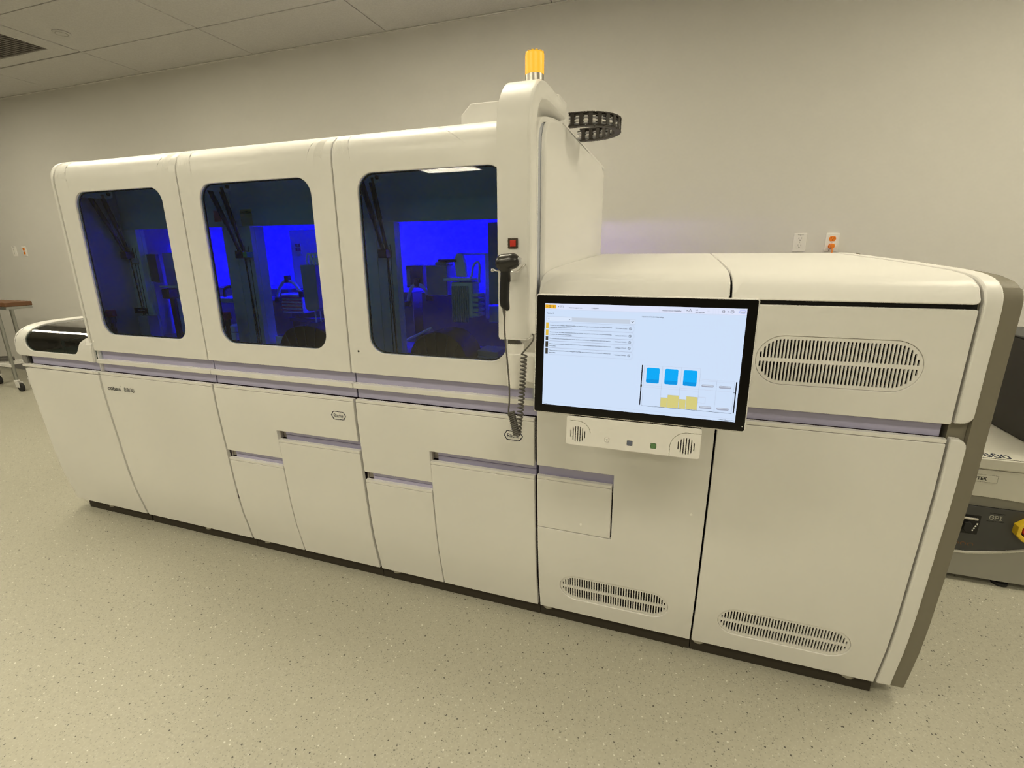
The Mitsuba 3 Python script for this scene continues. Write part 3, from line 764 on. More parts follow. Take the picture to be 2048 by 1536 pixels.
CAB = [(S3, S4), (S4, S5)]
CAB_LABEL = ['low cream cabinet module behind the touchscreen, with a small square flap and one slotted vent',
             'rightmost low cream cabinet module with two slotted vents and a dark taupe end']
for i, (x0, x1) in enumerate(CAB):
    K = thing('cabinet_module' + (f'_{i:03d}' if i else ''), CAB_LABEL[i], 'laboratory analyzer')
    xa, xb = (x0 + .0045, x1 - .0035) if i == 0 else (x0 + .0035, x1 - .002)
    cov0 = 1.3835
    put(K + '__top_cover', bent(rr(xa if i else x0 + .008, cov0, xb if i == 0 else xb - .002, SOP_C - .01, (.006, .012, 0, 0), 4), P_cov, .016, .003, .05), 'mat_shell', 45)
    vc = ((xa + xb) / 2, 1.2045) if i == 0 else (.9135, 1.2045)

    up = rr(xa, 1.0485, xb - (.003 if i else 0), 1.3695, .004, 3)
    Pf = Profile([(0, 1.0), (0, 1.45)], 1.2)
    k = K + '__upper_door'
    hole = vent(k, Pf, *vc, .2045, .0665)
    put(k, front(Polygon(up.exterior.coords, [hole.exterior.coords]), 0, .016, .002), 'mat_shell', 40)
    put(K + '__grip_strip', bx(xa, xb - (.012 if i else 0), .026, .045, 1.003, 1.0475, .001), 'mat_lavender', False, 'lavender grip strip')
    lc = (.306, P_low.s[0] + .145) if i == 0 else (.907, P_low.s[0] + .147)
    hole = vent(K + '__lower_door', P_low, *lc, .203, .0555)
    hd = .0125
    if i == 0:
        z1 = 1.0025
        P = Polygon([(xa, Z_BOT), (xb, Z_BOT), (xb, z1 - hd - .0016), (xa, z1 - hd - .0016), (xa, .7475), (.2925, .7475), (.2925, .474), (xa, .474)])
        put(K + '__lower_door', bent(Polygon(P.exterior.coords, [hole.exterior.coords]), P_low, .018, .002), 'mat_shell', 40)
        put(K + '__lower_door__header', bent(rr(xa, z1 - hd, xb, z1), P_low, .018, .0018), 'mat_shell', 40)
        put(K + '__grip_strip', bx(xa, .2905, .034, .05, .69, .757, .001), 'mat_lavender', False, 'lavender grip strip')
        put(K + '__flap', bent(rr(xa, .4775, .2875, .7035 - hd - .0016, .003, 3), P_low, .016, .002), 'mat_shell', 40)
        put(K + '__flap__header', bent(rr(xa, .7035 - hd, .2875, .7035), P_low, .016, .0018), 'mat_shell', 40)
        put(K + '__flap__dot', disc_front(.1765, .0195, .519, .0042, .002, 14, .0004), 'mat_white_dot', 30)
        put(K + '__lower_door__dot', disc_front(.563, .0125, .637, .0042, .002, 14, .0004), 'mat_white_dot', 30)
    else:
        z1 = 1.0035
        put(K + '__lower_door', bent(Polygon(rr(xa, Z_BOT, xb - .003, z1 - hd - .0016, .003, 3).exterior.coords, [hole.exterior.coords]), P_low, .018, .002), 'mat_shell', 40)
        put(K + '__lower_door__header', bent(rr(xa, z1 - hd, xb - .003, z1), P_low, .018, .0018), 'mat_shell', 40)
    put(K + '__carcass', join(*[bx(x0 + .008, x1 - .001, a_, BACK, b_, c_, 0) for a_, b_, c_ in ((.052, .38, 1.37), (.088, .24, .38), (.116, .08, .24), (.09, 1.37, 1.42))]), 'mat_gap', False)
    put(K + '__gap_liner', bx(x0 + .008, x1 - .001, .022, .051, 1.36, 1.40, 0), 'mat_pad', False)
    feet(K, [x0 + .032] if i == 0 else [x0 - .0 + .030, x1 - .075])
    skirt(K, x0 + .001, x1 - .001)

# end cap and cheek of the rightmost cabinet
K = 'cabinet_module_001'
ALLP = LOW[:-1] + [(0, 1.385)] + [(.004, 1.408), (.020, 1.430), (.055, 1.450), (.11, 1.461), (.2, 1.469), (.6, 1.488), (1.42, 1.519)]
P_all = Profile(ALLP, 1.0)
put(K + '__end_cap', bent(rr(1.2255, 1.052, 1.2665, P_all.s[-1] - .01, (.001, .026, 0, 0), 8), P_all, .020, .005, .03), 'mat_shell', 45)
put(K + '__end_cap', bent(rr(1.2255, Z_BOT, 1.2665, 1.0065, (.001, .001, .026, .001), 8), P_all, .020, .005, .03), 'mat_shell', 45)
ck = [(p[0] + .0065, p[1] - (.0065 if p[1] > 1.43 else 0)) for p in P_all.p]
ck2 = [(y, z) for y, z in ck]
put(K + '__side_cheek', side(Polygon(ck2 + [(BACK + .03, 1.51), (BACK + .03, .062)]), 1.3115, .045, .008), 'mat_taupe', 40, 'dark taupe end panel')
put(K + '__side_cheek__edge', side(Polygon([(y + .016, z - .004) for y, z in ck2] + [(BACK, 1.50), (BACK, .07)]), 1.2655, .043, 0), 'mat_taupe', 40)

# ------------------------------------------------------------------ support column that carries screen and scanner
K = thing('support_column', 'tall cream arched support column hooked over the top of the analyzer', 'support arm')
cx0, cx1 = -.0975, .0125
out_ = [(-.115, 1.250)] + [(-.115, 1.86)] + [(.065 - .18 * math.cos(a), 1.872 + .178 * math.sin(a)) for a in np.linspace(0.08, 1.5708, 16)] + [(.14, 2.052), (.345, 2.052)]
in_ = [(.345, 2.0025), (.12, 2.0005), (.075, 1.997)] + [(.055 - .10 * math.cos(a), 1.890 + .10 * math.sin(a)) for a in np.linspace(1.3, 0, 10)] + [(-.045, 1.250)]
# plan section of the front leg has a chamfered right edge, so the bevel is wide
put(K + '__column', side(Polygon(out_ + in_), cx1, cx1 - cx0, .0135), 'mat_shell', 24)
put(K + '__column__foot_lip', bx(cx0 + .002, cx1 - .012, -.1155, -.046, 1.2435, 1.2497, .002), 'mat_shell', 30)
put(K + '__carriage', front(Polygon([(-.421, 2.0005), (-.421, 2.053), (-.378, 2.093), (-.02, 2.093), (-.02, 2.0005)]), .3465, .13, .003), 'mat_shell', 20)
put(K + '__red_button', front(rr(-.0615, 1.5365, -.0295, 1.5675, .002, 3), -.1215, .0065, .002), 'mat_bezel_dark', 30)
put(K + '__red_button__key', front(rr(-.0535, 1.5415, -.0345, 1.5615, .001, 2), -.1245, .004, .001), 'mat_red', 30, 'red square key')
L_ = K + '__signal_lamp'
put(L_, cyl(-.042, .10, 2.0525, 2.083, .0305, 40, .001), 'mat_brushed', 30, 'amber signal lamp on a metal base')
m = trimesh.creation.revolve([(0, 2.0832), (.0308, 2.0832), (.0308, 2.140), (.0288, 2.1455), (0, 2.1455)], sections=40)
m.apply_translation([-.042, .10, 0])


scene[L_ + '__lens'] = {**mikit.ply(m, 'mat_amber', smooth=30), 'emitter': emitter(AMBER, 0.3)}
labels[L_ + '__lens'] = {'label': 'glowing amber lens'}
a = np.linspace(0, 2 * np.pi, 12, endpoint=False)
put(L_ + '__crown', join(*[bx(-.042 + .026 * math.cos(t) - .004, -.042 + .026 * math.cos(t) + .004, .10 + .026 * math.sin(t) - .004, .10 + .026 * math.sin(t) + .004, 2.1452, 2.1485, .0005) for t in a]), 'mat_yellow', False)
put(K + '__neck', cyl(-.055, -.078, 1.215, 1.2433, .022, 24), 'mat_cable', 30)
m = trimesh.creation.revolve([(0, 1.066), (.018, 1.067), (.027, 1.073), (.031, 1.085), (.0315, 1.192), (.029, 1.193), (.029, 1.224), (.027, 1.226), (.0225, 1.226), (.0225, 1.216), (0, 1.216)], sections=40)
m.apply_translation([-.052, -.074, 0])
put(K + '__swivel', m, 'mat_white_plastic', 35)
arm = hullspheres([(-.03, -.08, 1.103, .006), (-.03, -.08, 1.187, .006), (.02, -.10, 1.103, .006), (.02, -.10, 1.187, .006), (-.03, -.05, 1.103, .006), (-.03, -.05, 1.187, .006), (.02, -.06, 1.187, .006), (.02, -.06, 1.103, .006)])
put(K + '__swivel_arm', join(man(arm), man(hullspheres([(.028, -.085, 1.115, .008), (.028, -.085, 1.178, .008), (.20, -.19, 1.17, .012), (.20, -.19, 1.21, .012), (.34, -.20, 1.20, .02), (.34, -.20, 1.26, .02)]))), 'mat_white_plastic', 40)
put(K + '__wire_hook', tube(curve([(-.005, -.116, 1.487), (-.006, -.124, 1.486), (-.022, -.150, 1.466), (-.034, -.172, 1.4665), (-.040, -.1785, 1.4665), (-.046, -.150, 1.466), (-.066, -.146, 1.466), (-.085, -.150, 1.468), (-.100, -.150, 1.4695)], 50), .0024, 8), 'mat_chrome', True)
m = trimesh.creation.icosphere(2, .0062)
m.apply_translation([-.103, -.150, 1.470])
put(K + '__wire_hook__knob', m, 'mat_chrome', True)

# ------------------------------------------------------------------ cable chain on top
K = thing('cable_chain', 'black plastic cable chain bent in a loop at the top right of the tall modules', 'cable chain')
cz, rr_, ccx, ccy = 2.002, .125, .058, .497
path = [(.014 + .044 * t, ccy - rr_) for t in np.linspace(0, 1, 8)[:-1]]
path += [(ccx + rr_ * math.sin(t), ccy - rr_ * math.cos(t)) for t in np.linspace(0, math.pi, 60)]
path += [(ccx - t, ccy + rr_) for t in np.linspace(.004, .062, 10)]
path = np.array(path)
cum = np.r_[0, np.cumsum(np.linalg.norm(np.diff(path, axis=0), axis=1))]
at = lambda s: np.array([np.interp(s, cum, path[:, 0]), np.interp(s, cum, path[:, 1])])
pitch = .0325
hz, hw = .0248, .0125
zlift = 2.006
for q in range(int(cum[-1] / pitch)):
    a, b = at(q * pitch), at((q + 1) * pitch)
    ang = math.atan2(*(b - a)[::-1])
    L = np.linalg.norm(b - a)
    parts = [bx(-L * .5, L * .5, -hw, hw, -hz, -hz + .0055, .0012), bx(-L * .5, L * .5, -hw, hw, hz - .0055, hz, .0012),
             bx(-.0078, .0078, -hw, -hw + .003, -hz + .0056, hz - .0056, .0008), bx(-.0078, .0078, hw - .003, hw, -hz + .0056, hz - .0056, .0008)]
    m = join(*parts)
    m.apply_transform(trimesh.transformations.rotation_matrix(ang, [0, 0, 1]))
    m.apply_translation([*(a + b) / 2, zlift])
    put(K + '__link', m, 'mat_chain', False)
for q, (dz, dw, r, mm) in enumerate(((-.013, .002, .0036, 'mat_cable_light'), (-.004, -.003, .0045, 'mat_outlet'), (.007, .001, .0036, 'mat_cable_light'), (.016, -.002, .003, 'mat_cable'))):
    d = np.gradient(path, axis=0); d /= np.linalg.norm(d, axis=1, keepdims=True)
    nrm = np.stack([-d[:, 1], d[:, 0]], 1)
    pp = path + nrm * dw
    put(K + '__cable', tube(np.column_stack([pp, np.full(len(pp), zlift + dz)]), r, 8), mm, True)

# ------------------------------------------------------------------ touchscreen
K = thing('touchscreen_monitor', 'black framed touchscreen monitor showing a white task list, hung on the column', 'monitor')
MC = np.array([.36513, -.27589, 1.23535])
TL = math.radians(-4.0)
RM = np.array([[1, 0, 0], [0, math.cos(TL), -math.sin(TL)], [0, math.sin(TL), math.cos(TL)]])


def mon(m):
    m = m.copy()
    m.vertices = np.array(m.vertices) @ RM.T + MC
    return m


W2, H2 = .2895, .1727
sw, sh = .2635, .14825
put(K + '__housing', mon(front(rr(-W2 - .0015, -H2 - .0015, W2 + .0015, H2 + .0015, .007, 5), .0025, .036, .003)), 'mat_white_plastic', 35, 'white housing and thin white rim')
put(K + '__front_glass', mon(front(Polygon(rr(-W2 + .002, -H2 + .002, W2 - .002, H2 - .002, .005, 5).exterior.coords, [rr(-sw, -sh, sw, sh).exterior.coords]), 0.0, .0028, .0006)), 'mat_black_gloss', 35, 'glossy black frame')
put(K + '__rear_mount', mon(bx(-.075, .075, .039, .060, -.06, .06, .004)), 'mat_white_plastic', 30)
put(K + '__status_light', mon(disc_front(.2815, -.0004, -.158, .0012, .0006, 10, 0)), 'mat_white_dot', False)
_c, _s = math.cos(TL), math.sin(TL)
SCREEN_COLORS = {'ground': (0.62, 0.745, 0.94), 'title_bar': (0.73, 0.78, 0.96), 'paper': (0.69, 0.79, 0.95), 'hairline': (0.56, 0.63, 0.78), 'outline': (0.44, 0.50, 0.63),
                 'combo': (0.56, 0.63, 0.74), 'amber_badge': (0.80, 0.42, 0.022), 'amber_tag': (0.76, 0.50, 0.06), 'slate_tag': (0.17, 0.16, 0.26), 'cyan_window': (0.0, 0.40, 0.93),
                 'cyan_window_foot': (0.0, 0.30, 0.76), 'yellow_block': (0.66, 0.60, 0.21), 'vent_mark': (0.36, 0.39, 0.49), 'icon': (0.15, 0.17, 0.26), 'dark_bar': (0.03, 0.02, 0.07), 'logo_ring': (0.16, 0.24, 0.80)}
UI = {}


def ui(color, poly, layer):
    m = sheet(poly)
    v = np.array(m.vertices)
    m.vertices = np.column_stack([v[:, 0], .0012 - .00005 * layer - v[:, 2], v[:, 1]])
    UI.setdefault({'ground': 'row_fill'}.get(color, color), []).append(m)


def rc(color, a, b, c, d, layer=1, r=0.0):
    ui(color, rr(a, b, c, d, r, 5), layer)


def ringp(x, z, r, w=.0009, n=22):
    return Polygon(Point(x, z).buffer(r + w / 2, quad_segs=6).exterior.coords, [Point(x, z).buffer(r - w / 2, quad_segs=6).exterior.coords])


def strokes(color, pts, w, layer):
    ui(color, LineString(pts).buffer(w / 2, cap_style=2), layer)


rc('title_bar', -sw, .1319, sw, sh)
rc('hairline', -sw, .1312, sw, .1319)
rc('hairline', -sw, -.1400, sw, -.1394)
rc('amber_badge', -.2625, .1340, -.2310, .1443, 2)
rc('hairline', -.1325, .1333, -.1078, .1340, 2)
for a in (-.1975, .0505, .1135, .1835, .1895, .1965, .2165):
    rc('hairline', a, .1322, a + .0005, .1472, 2)
rc('combo', -.258, .0985, -.0095, .1105)
rc('outline', -.258, .0978, -.1835, .1112, 2)
rc('paper', -.2573, .0985, -.1842, .1105, 3)
rc('outline', -.0238, .0980, -.0093, .1106, 2)
rc('paper', -.0233, .0986, -.0098, .1100, 3)
for t, b, yel in ((.0937, .0770, 1), (.0735, .0570, 1), (.0538, .0428, 0), (.0396, .0229, 0), (.0196, .0028, 0)):
    md, hh_ = (t + b) / 2, (t - b) / 2 + .0016
    e = lambda g_: Polygon([(-.2495, md - hh_ + g_), (-.0088 - hh_ * .55 - g_, md - hh_ + g_), (-.0088 - g_, md), (-.0088 - hh_ * .55 - g_, md + hh_ - g_), (-.2495, md + hh_ - g_)])
    ui('outline', e(0), 1)
    ui('ground', e(.0006), 2)
    rc('amber_tag' if yel else 'slate_tag', -.2590, b, -.2514, t, 3)
    rc('hairline', -.0625, b + .001, -.0620, t - .001, 3)
    ui('icon', ringp(-.0210, md, .0031), 4)
    strokes('icon', [(-.0232, md + .0022), (-.0188, md - .0022)], .0008, 5)
rc('dark_bar', .0163, -.1246, .0189, -.0117)
rc('slate_tag', .0155, -.0735, .0200, -.0665, 2)
rc('dark_bar', .2560, -.1246, .2588, -.0407)
rc('dark_bar', .2520, -.0705, .2560, -.0690)
for a, t, b in ((.0228, -.0125, -.1255), (.0710, -.0118, -.125), (.1195, -.0110, -.123), (.1672, -.0122, -.125), (.2096, -.0405, -.1245), (.2522, -.0405, -.126)):
    rc('outline', a, b, a + .0006, t, 4)
for a, b, z in ((.0228, .1672, -.0122), (.0228, .1672, -.0682), (.0228, .1672, -.0735), (.1672, .2525, -.0405), (.1672, .2525, -.0445), (.1672, .2525, -.0682)):
    rc('hairline', a, z, b, z + .0007, 1)
rc('dark_bar', .0228, -.1262, .2530, -.1254, 5)
for x in (.0468, .0950, .1430):
    rc('cyan_window', x - .0170, -.0604, x + .0170, -.0180, 2, .004)
    rc('cyan_window_foot', x - .0167, -.0602, x + .0167, -.0500, 3, (.0038, .0038, 0, 0))
for a, b, t in ((.0722, .0892, -.0985), (.0900, .1185, -.0896), (.1196, .1368, -.0985), (.1382, .1664, -.0896)):
    rc('outline', a - .0004, -.1250, b + .0004, t + .0005, 2)
    rc('yellow_block', a, -.1247, b, t, 3)
rc('hairline', .1672, -.1045, .1862, -.0878, 1)
rc('ground', .1678, -.1039, .1853, -.0890, 2)
for x, z in ((.1882, -.0567), (.2310, -.0570), (.1878, -.1155), (.2305, -.1158)):
    rc('vent_mark', x - .0150, z - .0034, x + .0150, z + .0034, 2, .0033)
    rc('combo', x - .0135, z - .0002, x + .0135, z + .0024, 3, .0012)
ui('icon', ringp(.2087, .1393, .0030), 3)
ui('icon', ringp(.2296, .1393, .0037), 3)
ui('logo_ring', Polygon(rr(.2455, .1357, .2611, .1437, .0039, 6).exterior.coords, [rr(.2463, .1364, .2603, .1430, .0032, 6).exterior.coords]), 3)
for ax in (.1196, .2203, -.2245, -.2585):
    ui('dark_bar', Polygon([(ax, .1374), (ax + .0022, .1396), (ax, .1418)]), 4)
ui('icon', Polygon(rr(-.2193, .1361, -.2105, .1429, .001, 3).exterior.coords, [rr(-.2187, .1367, -.2111, .1423, .0006, 3).exterior.coords]), 3)
strokes('icon', [(-.2175, .1404), (-.2123, .1404)], .0004, 3)
strokes('icon', [(-.2175, .1388), (-.2135, .1388)], .0004, 3)
strokes('icon', [(.1242, .1364), (.1326, .1364), (.1318, .1385), (.1303, .1385), (.1290, .1432), (.1278, .1432), (.1265, .1385), (.1250, .1385), (.1242, .1364)], .0007, 3)
for q in range(3):
    rc('combo', .1700, .1374 + q * .0016, .1752, .1381 + q * .0016, 3)
rc('slate_tag', -.2515, .1360, -.2470, .1425, 3)
rc('amber_badge', -.2508, .1366, -.2484, .1419, 4)
rc('slate_tag', -.2385, .1362, -.2367, .1425, 3)
ui('dark_bar', Polygon([(-.1926, .1052), (-.1905, .1030), (-.1884, .1052)]), 4)
strokes('icon', [(-.0200, .1062), (-.0165, .1026), (-.0130, .1062)], .0011, 4)

sc = tm([[-sw, .0012, -sh], [sw, .0012, -sh], [sw, .0012, sh], [-sw, .0012, sh]], [[0, 1, 2], [0, 2, 3]])
scene[K + '__screen'] = {**mikit.ply(mon(sc), 'mat_black_gloss'), 'emitter': emitter(np.array(SCREEN_COLORS['ground']) * SCREEN, 0.6)}
labels[K + '__screen'] = {'label': 'lit white screen with task list and machine diagram'}
for color, ms in UI.items():
    labels[K + '__screen__' + color] = {'kind': 'stuff'}
    if color in ('dark_bar', 'icon', 'slate_tag'):
        put(K + '__screen__' + color, mon(join(*ms)), {'dark_bar': 'mat_ink', 'icon': 'mat_screen_ink', 'slate_tag': 'mat_ink_light'}[color], False)
    else:
        scene[K + '__screen__' + color] = {**mikit.ply(mon(join(*ms)), 'mat_black_gloss'), 'emitter': emitter(np.array(SCREEN_COLORS['ground' if color == 'row_fill' else color]) * SCREEN, 0.01)}
ST = []
def st(t, x, z, h=.0026, w=None, bold=True):
    ST.append(text(t, x, z, h, .00098, .0001, bold, w))
st('Not logged on', -.1935, .1362, .0024, .0365)
st('Log on', -.1297, .1366, .0030, .0180, True)
st('Tasks, 5', -.2581, .1185, .0030, .0208)
st('All', -.2535, .1030, .0022)
st('Cobas 5263: Standby', .0584, .1362, .0028, .0475)
st('LIS', .1413, .1402, .0026)
st('IG server', .1413, .1340, .0026, .0225)
st('Cobas 5263: Standby', .0078, .1180, .0030, .0550, True)
st('i', .2083, .1381, .0026, None, True)
st('?', .2286, .1378, .0034, None, True)
st('Roche', .2482, .1386, .0021, .0102)
for t, b, l1, l2, zl in ((.0937, .0770, 'There is an invalid diluent bottle or wash reagent container on processing', 'module A. Remove the item.', .0850),
                         (.0735, .0570, 'There is an invalid diluent bottle or wash reagent container on processing', 'module B. Remove the item.', .0652),
                         (.0538, .0428, 'To continue processing the test orders, refill the magazines with tip racks.', None, .0470),
                         (.0396, .0229, 'There is an invalid wash reagent bottle on processing module A. Remove', 'the bottle.', .0318),
                         (.0196, .0028, 'There is an invalid wash reagent bottle on processing module B. Remove', 'the bottle.', .0122)):
    st(l1, -.2480, zl, .0025, .1765)
    if l2:
        st(l2, -.2480, zl - .0060, .0025, .0660 if 'module' in l2 else .0200)
    st('Cobas 5263', -.0600, (t + b) / 2 - .0014, .0027, .0300)
st('Tuesday, March 14, 2023', .2220, -.1455, .0018, .0400)
st('System', -.2600, -.1460, .0014, .0120)
put(K + '__screen__text', mon(join(*ST)), 'mat_screen_ink', False)
labels[K + '__screen__text'] = {'label': 'dark small interface lettering', 'kind': 'stuff'}
# speaker bar under the screen
sb = rr(-.1885, -.2655, .1860, -.1775, .007, 5)


def slots(cx, cz_):
    h = []
    for q in range(7):
        x = cx + (q - 3) * .0069
        l = math.sqrt(max(.0232 ** 2 - ((q - 3) * .0069) ** 2, 0)) + .0005
        l = max(l, .007)
        h.append(rr(x - .0012, cz_ - l, x + .0012, cz_ + l, .0011, 3).exterior.coords)
    return h


btn = [(-.0675, -.2392, .0056), (-.0030, -.2410, .0070), (.0625, -.2412, .0070)]
k = put(K + '__speaker_bar', mon(front(Polygon(sb.exterior.coords, slots(-.1535, -.2315) + slots(.1490, -.2315) + [rr(x - r - .0006, z - r - .0006, x + r + .0006, z + r + .0006, .002, 3).exterior.coords for x, z, r in btn]), .006, .004, .0015)), 'mat_white_plastic', 35, 'cream speaker bar with three buttons')
put(k + '__back', mon(bx(-.186, .1835, .0125, .030, -.263, -.1765, .002)), 'mat_pad', False)
for (x, z, r), mm, lb in zip(btn, ('mat_outlet', 'mat_button_slate', 'mat_button_green'), ('white button with an antenna mark', 'slate grey button', 'green button')):
    put(k + '__button', mon(front(rr(x - r, z - r, x + r, z + r, .002, 3), .0054, .006, .001)), mm, 30, lb)
x, z, r = btn[0]
put(k + '__icon', mon(join(front(Polygon([(x - .003, z + .0025), (x + .003, z + .0025), (x, z - .0005)]), .0052, .0004, 0), bx(x - .0004, x + .0004, .0048, .0053, z - .003, z, 0))), 'mat_ink', False)


def arc_line(cx, cz_, r, a0, a1, w=.0012, tail=None):
    p = [(cx + r * math.cos(t), cz_ + r * math.sin(t)) for t in np.linspace(a0, a1, 14)]
    return LineString(p if tail is None else tail(p)).buffer(w / 2, cap_style=2)


e1 = LineString([(-.1775, -.1905)] + [(-.1555 + .040 * math.cos(t), -.2295 + .039 * math.sin(t)) for t in np.linspace(1.5, .15, 12)]).buffer(.0007, cap_style=2)
e2 = LineString([(.1855, -.1925)] + [(.1520 - .046 * math.cos(t), -.2385 + .046 * math.sin(t)) for t in np.linspace(1.5, -.15, 12)] + [(.1065, -.2625)]).buffer(.0007, cap_style=2)
put(k + '__groove', mon(join(front(e1, .0056, .0005, 0), front(e2, .0056, .0005, 0))), 'mat_unit_mid', False)
put(k + '__hanger', mon(join(bx(-.12, -.09, .0255, .038, -.20, -.10, .002), bx(.09, .12, .0255, .038, -.20, -.10, .002))), 'mat_white_plastic', 30)

# ------------------------------------------------------------------ barcode scanner on the hook
K = thing('barcode_scanner', 'black handheld barcode scanner with coiled cable, hanging on the column hook', 'barcode scanner')
Y = -.182


def blend(groups, edge=.004, it=14):
    s = m3.Manifold()
    for g_ in groups:
        s = s + hullspheres(g_)
    m = man(s.refine_to_length(edge))
    trimesh.smoothing.filter_taubin(m, .5, .53, it)
    return m


head = blend([[(-.0545, Y, 1.4935, .0262), (-.0250, Y - .002, 1.4985, .0240)], [(-.0250, Y - .002, 1.4985, .0240), (-.0165, Y - .006, 1.4985, .0185)],
              [(-.0545, Y, 1.4935, .0262), (-.047, Y, 1.480, .0200)]])
put(K + '__head', head, 'mat_scanner', True)
put(K + '__head__scan_window', bx(-.0095, .0030, Y - .0150, Y + .006, 1.490, 1.510, .003), 'mat_cable_light', 30, 'pale scan window')
grip = blend([[(-.047, Y, 1.480, .0155), (-.050, Y, 1.440, .0150)], [(-.050, Y, 1.440, .0150), (-.053, Y, 1.385, .0150)], [(-.053, Y, 1.385, .0150), (-.051, Y, 1.368, .0150), (-.043, Y, 1.355, .0075)]])
put(K + '__grip', grip, 'mat_scanner_grip', True)
put(K + '__strain_relief', tube([(-.055, Y, 1.366), (-.0535, Y, 1.345), (-.0520, Y, 1.328)], [.0062, .0050, .0034], 12), 'mat_cable', 30)
put(K + '__trigger', man(hullspheres([(-.036, Y - .004, 1.462, .005), (-.034, Y - .004, 1.440, .004)])), 'mat_scanner', 40)
straight = curve([(-.052, Y, 1.330), (-.0505, Y, 1.255), (-.046, Y, 1.205), (-.0395, Y, 1.13), (-.0390, Y, 1.04), (-.0415, Y, 1.012), (-.0380, Y - .008, 1.004), (-.0335, Y - .012, 1.010)], 60)


def coil(p0, p1, turns, r, bow=0.0):
    p0, p1 = np.array(p0), np.array(p1)
    d = p1 - p0
    ax = d / np.linalg.norm(d)
    u = np.cross(ax, [0, 1, 0]); u /= np.linalg.norm(u)
    w = np.cross(ax, u)
    t = np.linspace(0, 1, int(turns * 14))
    c = p0 + t[:, None] * d + bow * np.sin(np.pi * t)[:, None] * u
    a = 2 * np.pi * turns * t
    return c + r * (np.cos(a)[:, None] * u + np.sin(a)[:, None] * w)


c1 = coil((-.0320, Y, 1.016), (-.0125, Y, .934), 12, .0098)
c2 = coil((-.0085, Y + .002, .940), (.0035, Y + .030, 1.205), 21, .0088, -.002)
tail = curve([c2[-1], (.016, Y + .040, 1.232), (.0245, Y + .06, 1.250), (.016, Y + .085, 1.262), (-.02, -.085, 1.2435)], 24)
put(K + '__cable', join(tube(straight, .0027, 8), tube(c1, .0030, 8), tube(c2, .0028, 8), tube(tail, .0026, 8)), 'mat_cable', True, 'dark grey cable that ends in a coil')

# ------------------------------------------------------------------ power unit and dark box at the right edge
K = thing('power_unit', 'beige grey power supply cabinet with rotary switch, behind the right end of the analyzer', 'power supply')
ux0, ux1, uy, ub = 1.56, 2.62, .95, 1.90
N = 24
xs = np.linspace(ux0, ux1, N)
arc = lambda x: .155 + .36 * np.maximum(x - 1.72, 0) ** 2 * 1.0 + .10 * np.maximum(x - 1.85, 0)
cut = [(float(x), float(arc(x))) for x in xs]
put(K + '__body', bx(ux0, ux1, uy + .02, ub, .03, .575, .004), 'mat_unit_grey', 30)
put(K + '__top', bx(ux0 - .006, ux1 + .006, uy - .004, ub, .578, .632, .006), 'mat_unit_cream', 30, 'cream top lid')
arch = lambda x: .445 - .10 * np.maximum(x - 1.80, 0) ** 1.5
put(K + '__upper_front', front(Polygon([(ux0, .5745), (ux1, .5745)][::-1] + [(float(x), float(arch(x))) for x in xs]), uy, .02, .003), 'mat_unit_cream', 30)
put(K + '__recess_band', front(Polygon([(ux0, .3925), (ux1, .3925)] + [(float(x), float(arch(x) - .001)) for x in xs[::-1]]), uy + .012, .008, .001), 'mat_unit_mid', 30)
put(K + '__control_panel', front(Polygon([(ux1, .3915), (ux0, .3915)] + cut), uy + .004, .016, .002), 'mat_unit_dark', 30, 'dark grey control panel')
band = Polygon(cut + [(x, z - .010) for x, z in cut[::-1]])
put(K + '__edge_strip', front(band, uy - .004, .024, .002), 'mat_unit_cream', 30)
put(K + '__lower_front', front(Polygon([(x, z - .011) for x, z in cut] + [(ux1, .030), (ux0, .030)]), uy, .02, .003), 'mat_unit_grey', 30)
put(K + '__name_plate', front(rr(1.745, .517, 1.876, .551, .001, 2), uy - .0012, .0012, .0003), 'mat_unit_cream', 30)
put(K + '__name_plate__border', join(bx(1.744, 1.877, uy - .0014, uy - .0004, .5505, .552, 0), bx(1.744, 1.877, uy - .0014, uy - .0004, .516, .5175, 0), bx(1.8755, 1.877, uy - .0014, uy - .0004, .517, .551, 0)), 'mat_unit_mid', False)
put(K + '__name_plate__lettering', text('AMETEK', 1.762, .5255, .0150, uy - .0013, .0005, True, .075), 'mat_black', False, 'black lettering')
k = put(K + '__switch_plate', front(rr(1.762, .250, 1.8585, .3475, .002, 2), uy + .0036, .003, .001), 'mat_black', 30)
put(k + '__knob', front(Polygon([(1.792, .283), (1.806, .266), (1.826, .272), (1.828, .300), (1.812, .320), (1.796, .312)]), uy - .018, .022, .004), 'mat_rubber', 30)
put(k + '__handle', bx(1.775, 1.845, uy - .012, uy + .0005, .326, .338, .003), 'mat_brushed', 30)
put(k + '__marks', join(*[bx(1.8335 + .004 * q, 1.8395 + .004 * q, uy + .0000, uy + .0006, .268 + .011 * q, .276 + .011 * q, 0) for q in range(4)]), 'mat_white_dot', False)
put(K + '__control_panel__lettering', text('GPI', 1.884, .3365, .0210, uy + .0038, .0006, True, .047), 'mat_unit_grey', False, 'pale lettering')
put(K + '__control_panel__lines', join(bx(1.880, 1.945, uy + .0034, uy + .0039, .3265, .3285, 0), bx(1.884, 1.940, uy + .0034, uy + .0039, .366, .369, 0)), 'mat_black', False)
for q in range(3):
    xx = 1.790 + q * .0275
    a = np.linspace(-.4, 4.2, 16)
    put(K + '__control_panel__symbol', front(LineString([(xx + .010 * math.cos(t), .196 + .008 * math.sin(t)) for t in a]).buffer(.0016), uy + .0036, .0006, 0), 'mat_wood', False)
a = np.arange(8) * math.pi / 4 + math.pi / 8
ex, ez = 2.030, .312
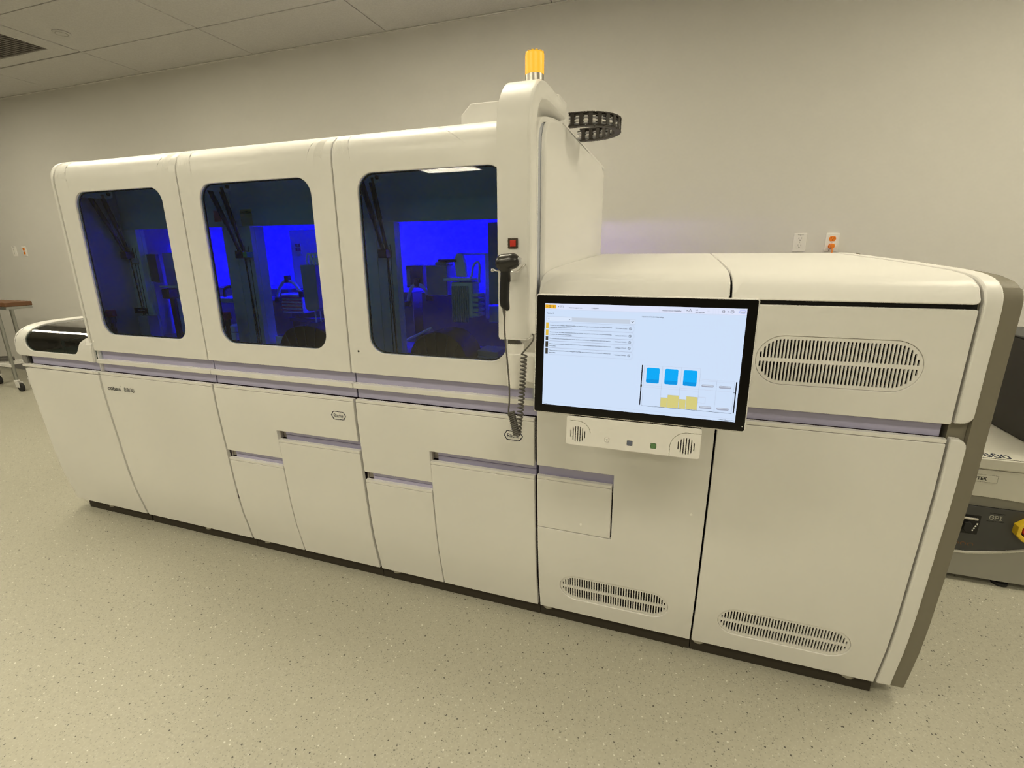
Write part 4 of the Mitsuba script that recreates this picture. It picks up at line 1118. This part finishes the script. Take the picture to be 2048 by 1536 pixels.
put(K + '__stop_guard', front(Polygon([(ex + .056 * math.cos(t), ez + .056 * math.sin(t)) for t in a], [[(ex + .038 * math.cos(t), ez + .038 * math.sin(t)) for t in a]]), uy - .030, .034, .004), 'mat_yellow', 30, 'yellow octagonal guard')
put(K + '__stop_button', disc_front(ex, uy - .022, ez, .028, .026, 28, .006), 'mat_red', 30, 'red stop button')
put(K + '__lid_lettering', (lambda m: tm(np.column_stack([m.vertices[:, 0], .965 + (m.vertices[:, 2] - .63) * 1.45, .6318 + (uy - m.vertices[:, 1])]), m.faces))(text('8800', 1.782, .63, .034, uy, .0006, True, .132)), 'mat_ink', False, 'dark lettering')
put(K + '__lid_line', bx(ux0, ux1, .936 + .014, .9515, .6316, .6324, 0), 'mat_unit_dark', False)
for x in (1.64, 2.005, 2.50):
    for y in (uy + .035, ub - .09):
        put(K + '__foot', join(cyl(x, y, 0, .014, .030, 20), cyl(x, y, .013, .0295, .018, 16)), 'mat_rubber', 30)

K = thing('equipment_box', 'tall dark grey box standing on the power supply cabinet at the right edge', 'equipment box')
put(K + '__case', bx(2.088, 2.58, .99, 1.84, .6325, 1.104, .006), 'mat_darkbox', 30)
put(K + '__lid', bx(2.086, 2.582, .988, 1.842, 1.1045, 1.114, .003), 'mat_unit_dark', 30)

# ------------------------------------------------------------------ cart at the far left
K = thing('steel_cart', 'steel cart on black casters with a wood topped shelf at the left edge', 'cart')
ax0, ax1, ay0, ay1 = -7.40, -6.47, 1.60, 1.84
put(K + '__top', bx(ax0, ax1, ay0, ay1, .985, 1.030, .004), 'mat_wood', 30, 'reddish brown top')
put(K + '__top_rim', bx(ax0 + .002, ax1 - .002, ay0 + .002, ay1 - .002, .955, .9845, .002), 'mat_steel', 30)
put(K + '__lower_shelf', join(bx(ax0 + .03, ax1 - .24, ay0 + .01, ay0 + .024, .290, .325, .003), bx(ax0 + .03, ax1 - .24, ay1 - .024, ay1 - .01, .290, .325, .003), *[bx(ax0 + .05 + q * .05, ax0 + .060 + q * .05, ay0 + .022, ay1 - .022, .312, .320, 0) for q in range(13)]), 'mat_white_plastic', False, 'white wire shelf')
for x in (ax0 + .05, -6.752):
    for y in (ay0 + .05, ay1 - .065):
        put(K + '__leg', cyl(x, y, .13, .956, .018, 20), 'mat_steel', 30)
        o = .055 if x > -7 else -.03
        k = put(K + '__caster', join(cyl(x, y, .112, .131, .026, 16), bx(x + o - .062, x + o + .012, y - .020, y - .0165, .045, .113, .001), bx(x + o - .062, x + o + .012, y + .0165, y + .020, .045, .113, .001)), 'mat_white_plastic', 30)
        w = trimesh.creation.cylinder(.048, .026, sections=28, transform=trimesh.transformations.translation_matrix([x + o, y, .0485]) @ trimesh.transformations.rotation_matrix(math.pi / 2, [1, 0, 0]))
        put(k + '__wheel', w, 'mat_rubber', 30, 'black rubber wheel')
K = thing('cable_bundle', 'dark coiled cable lying on the lower shelf of the steel cart', 'cable')
put(K + '__coil', tube([(-7.02 + .11 * math.cos(t), 1.72 + .065 * math.sin(t), .3345 + .0028 * t / 6.28 * 3) for t in np.linspace(0, 6.28 * 4, 90)], .008, 8), 'mat_cable', True)
